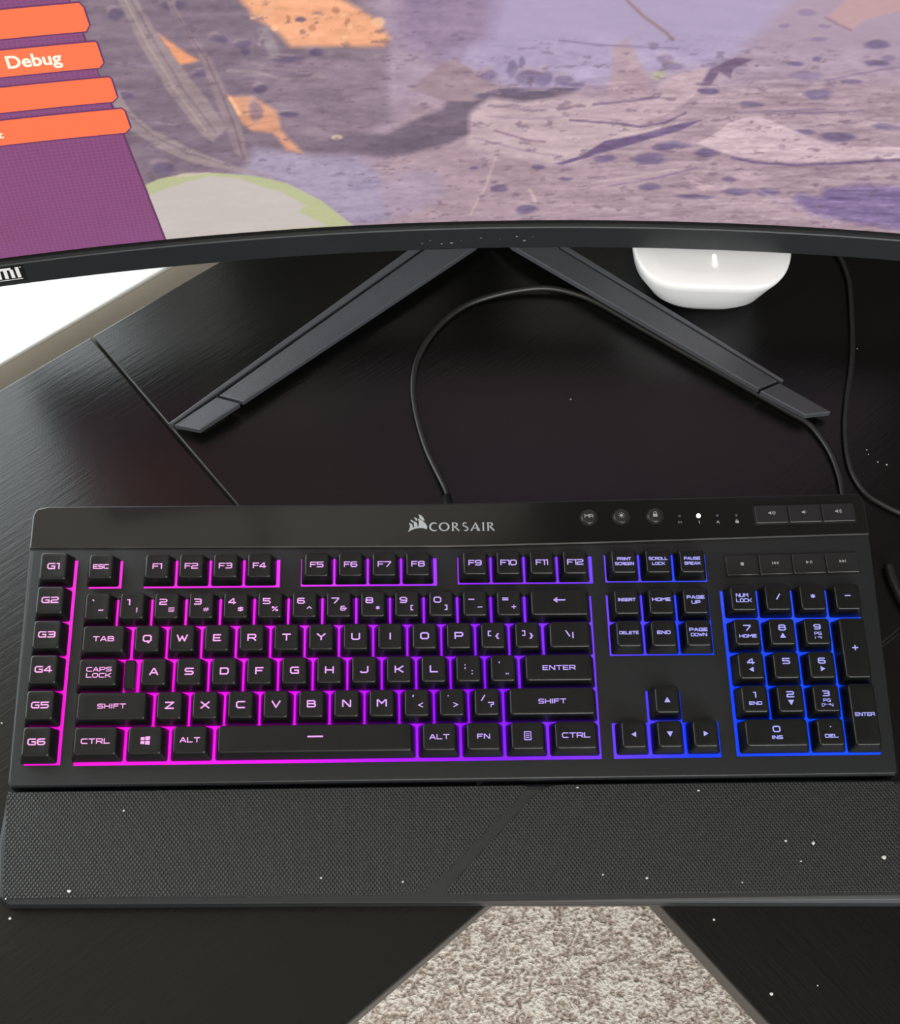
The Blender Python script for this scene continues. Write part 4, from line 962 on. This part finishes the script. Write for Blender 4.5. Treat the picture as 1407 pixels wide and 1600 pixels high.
for i, t in enumerate(([('PRINT', 0, 1.4, 1.5, .42, .92, .5), ('SCREEN', 0, -1.6, 1.5, .42, .92, .5)], [('SCROLL', 0, 1.4, 1.5, .42, .92, .5), ('LOCK', 0, -1.6, 1.5, .42, .95, .5)], [('PAUSE', 0, 1.4, 1.5, .42, .95, .5), ('BREAK', 0, -1.6, 1.5, .42, .95, .5)])):
    key('navigation_key', NX[i], YF + 1.1, 18.5, 17.2, t)
for i, t in enumerate(([('INSERT', 0, 1, 1.5, .42, .95, .5)], [('HOME', 0, 1, 1.6)], [('PAGE', 0, 2.2, 1.6), ('UP', 0, -.8, 1.6)])): key('navigation_key', NX[i] - .2, 86.0, 18.5, 17.9, t)
for i, t in enumerate(([('DELETE', 0, .5, 1.5, .42, .95, .5)], [('END', 0, .5, 1.6)], [('PAGE', 0, 2, 1.6), ('DOWN', 0, -1, 1.6, .42, 1.05, .5)])): key('navigation_key', NX[i] - .4, 66.9, 18.5, 17.9, t)
key('arrow_key', 322.8, 28.6, 17.6, 17.6, [('<UP>', 0, 0, 0)])
for x, t in ((303.1, '<LEFT>'), (322.7, '<DOWN>'), (342.2, '<RIGHT>')): key('arrow_key', x, 9.5, 17.8, 17.5, [(t, 0, 0, 0)])
NP = (371.4, 391.2, 411.2, 431.2); NYT = 87.6
key('number_pad_key', NP[0], NYT, 18.8, 17.8, [('NUM', -.8, 1.5, 1.8, .45, 1.0, .5), ('LOCK', 0, -1.6, 1.8, .45, 1.0, .5)]); key('number_pad_key', NP[1], NYT, 18.8, 17.8, [('/', 0, .5, 3)])
key('number_pad_key', NP[2], NYT, 18.8, 17.8, [('*', 0, .5, 2.8, .6)]); key('number_pad_key', NP[3], NYT, 18.8, 17.8, [('-', 0, .8, 2.8)])
for j, (yy, rw) in enumerate(((67.2, (('7', 'HOME'), ('8', 'UP'), ('9', 'PG'))), (47.6, (('4', 'LEFT'), ('5', ''), ('6', 'RIGHT'))), (28.5, (('1', 'END'), ('2', 'DOWN'), ('3', 'PG'))))):
    for i, (a, b) in enumerate(rw):
        its = [(a, 0, 2.4, 2.9)]
        if b == 'PG': its += [('PG', 0, -1.2, 1.5, .36, 1.1, .5), ('UP' if j == 0 else 'DWN', 0, -3.9, 1.4, .36, 1.1, .5)]; its[0] = (a, 0, 2.7, 2.7)
        elif b in ('UP', 'LEFT', 'RIGHT', 'DOWN'): its += [('<' + b + '>', 0, -2.2, 0)]
        elif b: its += [(b, 0, -2.4, 1.5)]
        if b == 'UP' and a == '8': pass
        o = key('number_pad_key', NP[i], yy, 18.8, 17.9, its)
        if a == '5':
            V, F = box(-1.6, 1.6, -5.2, -4.7, -.5, -.12); bevel(make('home_bar', V, F, M_CAP, o), .15)
key('number_pad_key', 381.3, 9.5, 38.6, 17.7, [('0', 0, 2.0, 2.9), ('INS', 0, -2.6, 1.6)]); key('number_pad_key', NP[2], 9.5, 18.8, 17.7, [('.', 0, 2.4, 2.4), ('DEL', 0, -2.2, 1.6)])
key('number_pad_key', NP[3], 57.4, 18.8, 37.6, [('+', 0, 0, 2.8)]); key('number_pad_key', NP[3], 19.2, 18.8, 37.6, [('ENTER', 0, 0, 1.7, .45, 1.05, .5)])

# --- media keys, volume keys and round buttons
def icon(V, F, kind, x, y, z):
    if kind == 'stop': fill(V, F, [(x - .95, y - .95), (x + .95, y - .95), (x + .95, y + .95), (x - .95, y + .95)], z)
    if kind in ('prev', 'next'):
        s = -1 if kind == 'prev' else 1
        for q in (-1.0, .7): fill(V, F, [(x + s * (q - .7), y - .95), (x + s * (q + .8), y), (x + s * (q - .7), y + .95)][::s], z)
        stroke(V, F, [(x + s * 1.9, y - .8), (x + s * 1.9, y + .8)], .35, z)
    if kind == 'play':
        fill(V, F, [(x - 1.7, y - .95), (x + .1, y), (x - 1.7, y + .95)], z)
        for q in (.8, 1.6): stroke(V, F, [(x + q, y - .75), (x + q, y + .75)], .4, z)
    if kind in ('mute', 'down', 'up'):
        fill(V, F, [(x - 1.9, y - .4), (x - 1.2, y - .4), (x - .2, y - 1.2), (x - .2, y + 1.2), (x - 1.2, y + .4), (x - 1.9, y + .4)], z)
        if kind == 'mute':
            stroke(V, F, [(x + 1.4 + .9 * math.cos(a * .785), y + .9 * math.sin(a * .785)) for a in range(9)], .3, z); stroke(V, F, [(x + .9, y - .5), (x + 1.9, y + .5)], .3, z)
        else:
            for r_ in ((.6,) if kind == 'down' else (.7, 1.4, 2.1)): stroke(V, F, [(x + r_ * math.cos(a) * .9, y + r_ * math.sin(a)) for a in (-.7, 0, .7)], .3, z)
def flat_key(name, x0, x1, ya, yb, z, kind, rz):
    cx_, cy_k = (x0 + x1) / 2, (ya + yb) / 2; w_, d_ = x1 - x0 - .7, yb - ya
    V, F = loft([[(x, y, zz_ + (0.5 * (y / d_) ** 2 - .15 if zz_ > .5 else 0)) for x, y in rrect(w_ - i_ * 2, d_ - i_ * 2, .5, 3)] for i_, zz_ in ((0, 0), (0, 1.0), (.4, 1.3))])
    o = make(name, V, F, M_BUTTON, kb); kplace(o, cx_, cy_k, z, rz); bevel(o, .15)
    V, F = [], []; icon(V, F, kind, 0, .6, 1.42); make('icon', V, F, M_PRINT, o, fix=False)
ts = R(1.3)
def slot(name, x0, x1, ya, yb, z, rz):
    cx_, cy_k = (x0 + x1) / 2, (ya + yb) / 2
    V, F = prism(rrect(x1 - x0, yb - ya, .4, 2), 0, .12); o = make(name, V, F, M_GROOVE, kb); kplace(o, cx_, cy_k, z, rz)
slot('media_key_recess', 364.6, 443.9, 104.6, 118.6, ZD + .05, ts)
for i, k_ in enumerate(('stop', 'prev', 'play', 'next')):
    x0 = 365.2 + i * 19.6; xm = x0 + 9.8; dy = (xm - 404) * math.tan(ts); flat_key('media_key', x0, x0 + 19.6, 105.5 + dy, 117.9 + dy, ZD + .1, k_, ts)
slot('volume_key_recess', 385.0, 445.8, 136.6, 149.4, ZBAND + .02, ts)
for i, k_ in enumerate(('mute', 'down', 'up')):
    x0 = 385.6 + i * 19.9; xm = x0 + 9.9; dy = (xm - 415.5) * math.tan(ts); flat_key('volume_key', x0, x0 + 19.9, 137.5 + dy, 148.7 + dy, ZBAND + .05, k_, ts)
circ = lambda r_, z, n=28, oy=0: [(r_ * math.cos(2 * math.pi * a / n), oy + r_ * math.sin(2 * math.pi * a / n), z) for a in range(n)]
for x, y, k_ in ((287.6, 141.6, 'MR'), (306.7, 141.9, 'SUN'), (326.6, 142.3, 'LOCK')):
    V, F = loft([circ(5.4, 0), circ(5.4, .12), circ(4.5, .12), circ(4.5, 1.0), circ(4.2, 1.5), circ(3.6, 1.7), circ(2, 1.6), circ(.5, 1.55)])
    o = make('round_button', V, F, [M_BUTTON, M_GROOVE], kb, True); kplace(o, x, y, ZBAND + .01)
    for p in o.data.polygons:
        if p.center.z < .3 * MM: p.material_index = 1; p.use_smooth = False
    V, F = [], []; z = 1.74
    if k_ == 'MR': put_text(V, F, 'MR', 0, .3, 1.8, z, .42, 1.1, .5)
    elif k_ == 'SUN':
        fill(V, F, [(.9 * math.cos(a * math.pi / 6), .3 + .9 * math.sin(a * math.pi / 6)) for a in range(12)], z)
        for a in range(8): c_, s_ = math.cos(a * math.pi / 4), math.sin(a * math.pi / 4); stroke(V, F, [(1.35 * c_, .3 + 1.35 * s_), (1.8 * c_, .3 + 1.8 * s_)], .3, z)
    else:
        fill(V, F, [(-1.3, -1.2), (1.3, -1.2), (1.3, .7), (-1.3, .7)], z); stroke(V, F, [(-.8, .7), (-.8, 1.5), (-.4, 2), (.4, 2), (.8, 1.5), (.8, .7)], .4, z)
    make('icon', V, F, M_PRINT, o, fix=False)
for x, t in ((341.2, 'M'), (352.4, '1'), (363.6, 'A'), (374.9, 'L')):
    lit = t == '1'
    V, F = loft([circ(1.25 if lit else .8, 0, 16), circ(1.2 if lit else .8, .25, 16), circ(.5, .4, 16)])
    o = make('status_light', V, F, M_LED if lit else M_LEDOFF, kb, True); kplace(o, x, 142.2 + (x - 341) * .01, ZBAND)
    if lit: o['label'] = 'bright white indicator light'
    V, F = [], []
    if t == 'L': fill(V, F, [(-1, -5), (1, -5), (1, -3.6), (-1, -3.6)], .05); stroke(V, F, [(-.5, -3.6), (-.5, -2.9), (.5, -2.9), (.5, -3.6)], .3, .05)
    else: put_text(V, F, t, 0, -4.1, 1.5, .05, .35, 1.0)
    make('status_mark', V, F, M_PRINT if t != 'M' else M_DIMPRINT, o, fix=False)
# --- brand mark on the band: sails and the name
V, F = [], []
def lg(pts): fill(V, F, [(182.0 + (px - 270) * .0496, 133.2 - (py - 437) * .0545) for px, py in pts], ZBAND + .04)
lg([(270, 440), (292, 400), (296, 370), (288, 332), (312, 344), (326, 356), (332, 392), (342, 384), (342, 350), (336, 312), (362, 322), (380, 340), (382, 372), (390, 388), (402, 340), (396, 300), (386, 282), (420, 296), (455, 320), (485, 350), (497, 380), (490, 408), (455, 396), (410, 394), (360, 400), (310, 418)])
lg([(300, 296), (322, 302), (334, 314), (330, 332), (312, 318)]); lg([(345, 268), (368, 276), (382, 292), (378, 316), (360, 296)]); lg([(394, 232), (428, 248), (452, 272), (468, 305), (462, 314), (436, 298), (404, 276), (408, 258)])
logo = kmake('brand_emblem', V, F, M_LOGO, fix=False)
# flared capitals drawn as outlines (each piece convex-ish)
V, F = [], []
zc = ZBAND + .04
def arc(cx_, cy_k, rx, ry, a0, a1, t0, t1, n=14):
    """crescent stroke: thickness varies from t0 at its ends to t1 in the middle"""
    for i in range(n):
        q = []
        for a_, s_ in ((i, -1), (i + 1, -1), (i + 1, 1), (i, 1)):
            u_ = a_ / n; a = R(a0 + (a1 - a0) * u_); t = t0 + (t1 - t0) * math.sin(math.pi * u_)
            q.append((cx_ + (rx + s_ * t / 2) * math.cos(a), cy_k + (ry + s_ * t / 2) * math.sin(a)))
        fill(V, F, q, zc)
def stem(x, y0, y1, w=.85, fl=.35):
    fill(V, F, [(x - w / 2 - fl, y0), (x + w / 2 + fl, y0), (x + w / 2, y0 + .5), (x + w / 2, y1 - .5), (x + w / 2 + fl, y1), (x - w / 2 - fl, y1), (x - w / 2, y1 - .5), (x - w / 2, y0 + .5)], zc)
b0, b1 = 133.6, 138.9; bm = (b0 + b1) / 2; hh = (b1 - b0) / 2
arc(197.4, bm, 2.5, hh - .2, 55, 305, .4, 1.0, 18)                                   # C
arc(203.1, bm, 2.6, hh - .2, 90, 270, .5, 1.0); arc(203.1, bm, 2.6, hh - .2, -90, 90, .5, 1.0)  # O
def letter_r(x):
    stem(x, b0, b1); arc(x + .8, b1 - 1.35, 1.7, 1.15, -95, 95, .4, .9, 10)
    stroke(V, F, [(x + 1.2, bm - .1), (x + 3.3, b0 + .3)], .85, zc)
letter_r(208.2)
arc(215.3, b1 - 1.35, 1.2, 1.15, 40, 250, .4, .75, 10); arc(215.5, b0 + 1.35, 1.3, 1.15, -130, 75, .4, .8, 10); stroke(V, F, [(214.5, bm + .5), (216.2, bm - .3)], .8, zc)  # S
fill(V, F, [(218.2, b0), (219.3, b0), (221.4, b1 - .6), (221.3, b1)], zc); fill(V, F, [(221.0, b1), (221.6, b1), (224.0, b0), (222.3, b0)], zc); stroke(V, F, [(219.4, b0 + 1.7), (222.6, b0 + 1.7)], .5, zc)  # A
stem(225.9, b0, b1); letter_r(228.6)
kmake('brand_lettering', V, F, M_LOGO, fix=False)

# --- wrist rest (stands on the desk, so it lies flatter than the deck)
def wz_(x, y): return 17.2 + (y + 13) * 0.13
WR = [(-32.6, -12.4), (448.6, -12.4), (451.0, -30), (451.5, -60), (448.5, -77.5), (440, -78.6), (200, -74.0), (-28, -71.2), (-33.5, -67), (-35.2, -40)]
def inset(pts, d):
    cx_ = sum(p[0] for p in pts) / len(pts); cy_k = sum(p[1] for p in pts) / len(pts)
    return [(x - math.copysign(min(d, abs(x - cx_)), x - cx_) if abs(x - cx_) > 230 else x, y - math.copysign(d, y - cy_k) if abs(y - cy_k) > 24 else y) for x, y in pts]
rings = [[(x, y, 0.4) for x, y in WR], [(x, y, wz_(x, y) - 4.6) for x, y in WR], [(x, y, wz_(x, y) - 2.4) for x, y in inset(WR, .8)], [(x, y, wz_(x, y) - .5) for x, y in inset(WR, 2.4)], [(x, y, wz_(x, y)) for x, y in inset(WR, 4.4)]]
V, F = loft(rings); rest = make('wrist_rest', V, F, M_REST, kb); rest['label'] = 'black wrist rest with two textured pads'
bevel(rest, .5, 2, 20)
def pad(pts, holes=None):
    grow = lambda d: [(x, y) for x, y in pts]
    # rim groove under the pad, then the pad itself
    V, F = prism(pts, lambda x, y: wz_(x, y) - 1, lambda x, y: wz_(x, y) + .12); make('pad_rim', V, F, M_GROOVE, rest)
    cx_ = sum(p[0] for p in pts) / len(pts); cy_k = sum(p[1] for p in pts) / len(pts)
    b = bmesh.new(); vv_ = [b.verts.new((x, y, 0)) for x, y in pts]; f_ = b.faces.new(vv_)
    r_ = bmesh.ops.inset_individual(b, faces=[f_], thickness=.9); bmesh.ops.delete(b, geom=r_['faces'], context='FACES')
    me = bpy.data.meshes.new('p'); b.to_mesh(me); b.free(); q = [(v.co.x, v.co.y) for v in me.vertices if True]
    f0 = list(me.polygons)[0]; q = [(me.vertices[i].co.x, me.vertices[i].co.y) for i in f0.vertices]
    V, F = prism(q, lambda x, y: wz_(x, y), lambda x, y: wz_(x, y) + .42); bevel(make('textured_pad', V, F, M_PAD, rest), .2, 2)
def round_poly(pts, r_, n=5):
    out = []; N = len(pts)
    for i in range(N):
        p = Vector(pts[i]); a = Vector(pts[i - 1]); c = Vector(pts[(i + 1) % N]); rr_ = r_[i] if isinstance(r_, (list, tuple)) else r_
        u = (a - p).normalized(); v = (c - p).normalized(); A = p + u * rr_; B = p + v * rr_
        for k in range(n + 1):
            t = k / n; q = A * (1 - t) ** 2 + p * 2 * t * (1 - t) + B * t * t; out.append((q.x, q.y))
    return out
pad(round_poly([(-31.8, -14.4), (-29.6, -68.4), (188.5, -69.6), (246.5, -14.4)], [1.5, 1.5, 12, 5]))
pad(round_poly([(253.5, -14.2), (197.8, -69.8), (440.5, -72.6), (446.5, -15.0)], [10, 4, 3, 3]))
# --- the keyboard's own cable, from the strain relief around the stand leg and back
def dpath(pts): return [Vector(p) for p in pts]
c1 = [(207, 158, 10), (207, 166, 8), (205, 177, 4), (195, 203, 2.4), (189, 228, 2.4), (187, 251, 2.4), (191, 273, 2.4), (204, 296, 2.4), (223, 313, 2.6), (249, 322, 4), (274, 325, 5), (295, 321, 4), (312, 313, 2.6), (335, 296, 2.4), (361, 277, 2.4),
      (382, 262, 2.4), (405, 245, 2.4), (424, 231, 2.4), (437, 221, 2.4), (446, 204, 2.4), (450, 186, 2.4), (450.5, 170, 2.4), (452, 164, 2.4)]
V, F = tube(spline(c1, 6), 1.9); make('cable', V, F, M_CABLE, kb, True)
V, F = tube(dpath([(207, 150, 12), (207, 158, 10.5), (206.3, 168, 7)]), lambda t: 4.0 - 1.4 * t); sr = make('strain_relief', V, F, M_CABLE, kb, True)
V, F = box(201.5, 212.5, 155, 158, 5, 12); bevel(make('strain_relief_collar', V, F, M_CABLE, sr), .6)

# ================================================================== LOOSE CABLES
c2 = [(474, 420), (473, 395), (475, 362), (478.5, 348), (480, 332), (478, 309), (473, 274), (464, 240), (459, 216), (458, 191), (464, 173), (474, 164), (484, 158), (499, 151), (540, 140), (600, 150)]
V, F = tube(spline([(x, y, 2.0) for x, y in c2], 8), 1.8)
o = make('power_cable', V, F, M_CABLE, None, True); o.location = (0, 0, DESK); tag(o, 'thin black cable curving down the right side of the desk behind the keyboard', 'cable')
c3 = [(470, 122), (471, 112), (475, 98), (484, 80), (500, 58), (530, 30), (580, 10)]
V, F = tube(spline([(x, y, 3.2) for x, y in c3], 8), 3.0)
o = make('thick_cable', V, F, M_CABLE, None, True); o.location = (0, 0, DESK); tag(o, 'thick black cable at the right edge beside the number pad', 'cable')

# ================================================================== LINT
def speck(x, y, z, r_, label, group):
    b = bmesh.new(); bmesh.ops.create_icosphere(b, subdivisions=1, radius=r_ * MM)
    for v in b.verts: v.co = Vector((v.co.x * random.uniform(.7, 1.5), v.co.y * random.uniform(.6, 1.3), v.co.z * .5))
    me = bpy.data.meshes.new('lint_speck'); b.to_mesh(me); b.free()
    o = link('lint_speck', me, M_LINT); o.location = W(x, y, z + r_ * .25); tag(o, label, 'lint', group); return o
LW = ['pale lint speck near the lower left end of the wrist rest', 'tiny lint speck on the wrist rest below the left control key', 'tiny lint speck on the left pad straight below the spacebar dash', 'tiny lint speck left of the gap between the pads, low down',
      'tiny lint speck at the top edge of the right pad below the up arrow key', 'tiny lint speck on the right pad; left of a close pair', 'lint speck on the right pad; right of a close pair',
      'faint lint speck just under the close pair on the right pad', 'largest pale lint blot near the right end of the wrist rest', 'lint speck low on the right pad below the left arrow key', 'tiny lint speck low on the right pad below the last control key',
      'tiny lint speck at the top edge of the right pad below the menu key', 'faint lint speck low on the right pad below the number pad', 'faint lint speck at the lower left corner of the wrist rest']
for (x, y, r_), t_ in zip([(4.7, -65.2, 1.0), (30.2, -24.6, 0.6), (134.6, -60.6, 0.6), (177.4, -63.2, 0.6), (337.4, -18.5, 0.6), (382.2, -45.5, 0.6), (396.9, -47.0, 0.9), (389.3, -56.2, 0.5), (434.4, -54.9, 1.3), (306.1, -63.4, 0.7), (282.8, -61.4, 0.5), (271.9, -15.9, 0.6), (356.7, -66.5, 0.4), (-27.7, -68.4, 0.4)], LW):
    speck(x, y, wz_(x, y) + .45, r_, t_, 'lint specks on the wrist rest')
LD = ['pale dust speck on the left wing of the desk below the wrist rest corner', 'white dust speck on the right wing of the desk near the bottom edge of view', 'faint dust speck low on the right wing of the desk', 'faint dust speck on the right wing just under the wrist rest',
      'topmost dust speck right of the power cable bend', 'second dust speck down, right of the power cable bend', 'third dust speck down, right of the power cable bend', 'lowest dust speck right of the power cable bend, towards the edge',
      'lone dust speck on the desk inside the cable loop', 'faint dust speck beside the upper part of the power cable', 'dust speck on the desk left of the G5 key']
for (x, y, r_), t_ in zip([(-26.9, -76.1, 0.8), (367.6, -121.5, 0.9), (392.3, -117.9, 0.4), (341.8, -83.4, 0.6), (471.4, 203.7, 0.4), (472.1, 200.5, 0.4), (476.9, 194.9, 0.5), (482.2, 193.0, 0.6), (286.9, 241.6, 0.4), (477.7, 280.1, 0.4), (-44.1, 30.4, 0.5)], LD):
    speck(x, y, 0, r_, t_, 'dust specks on the desktop')
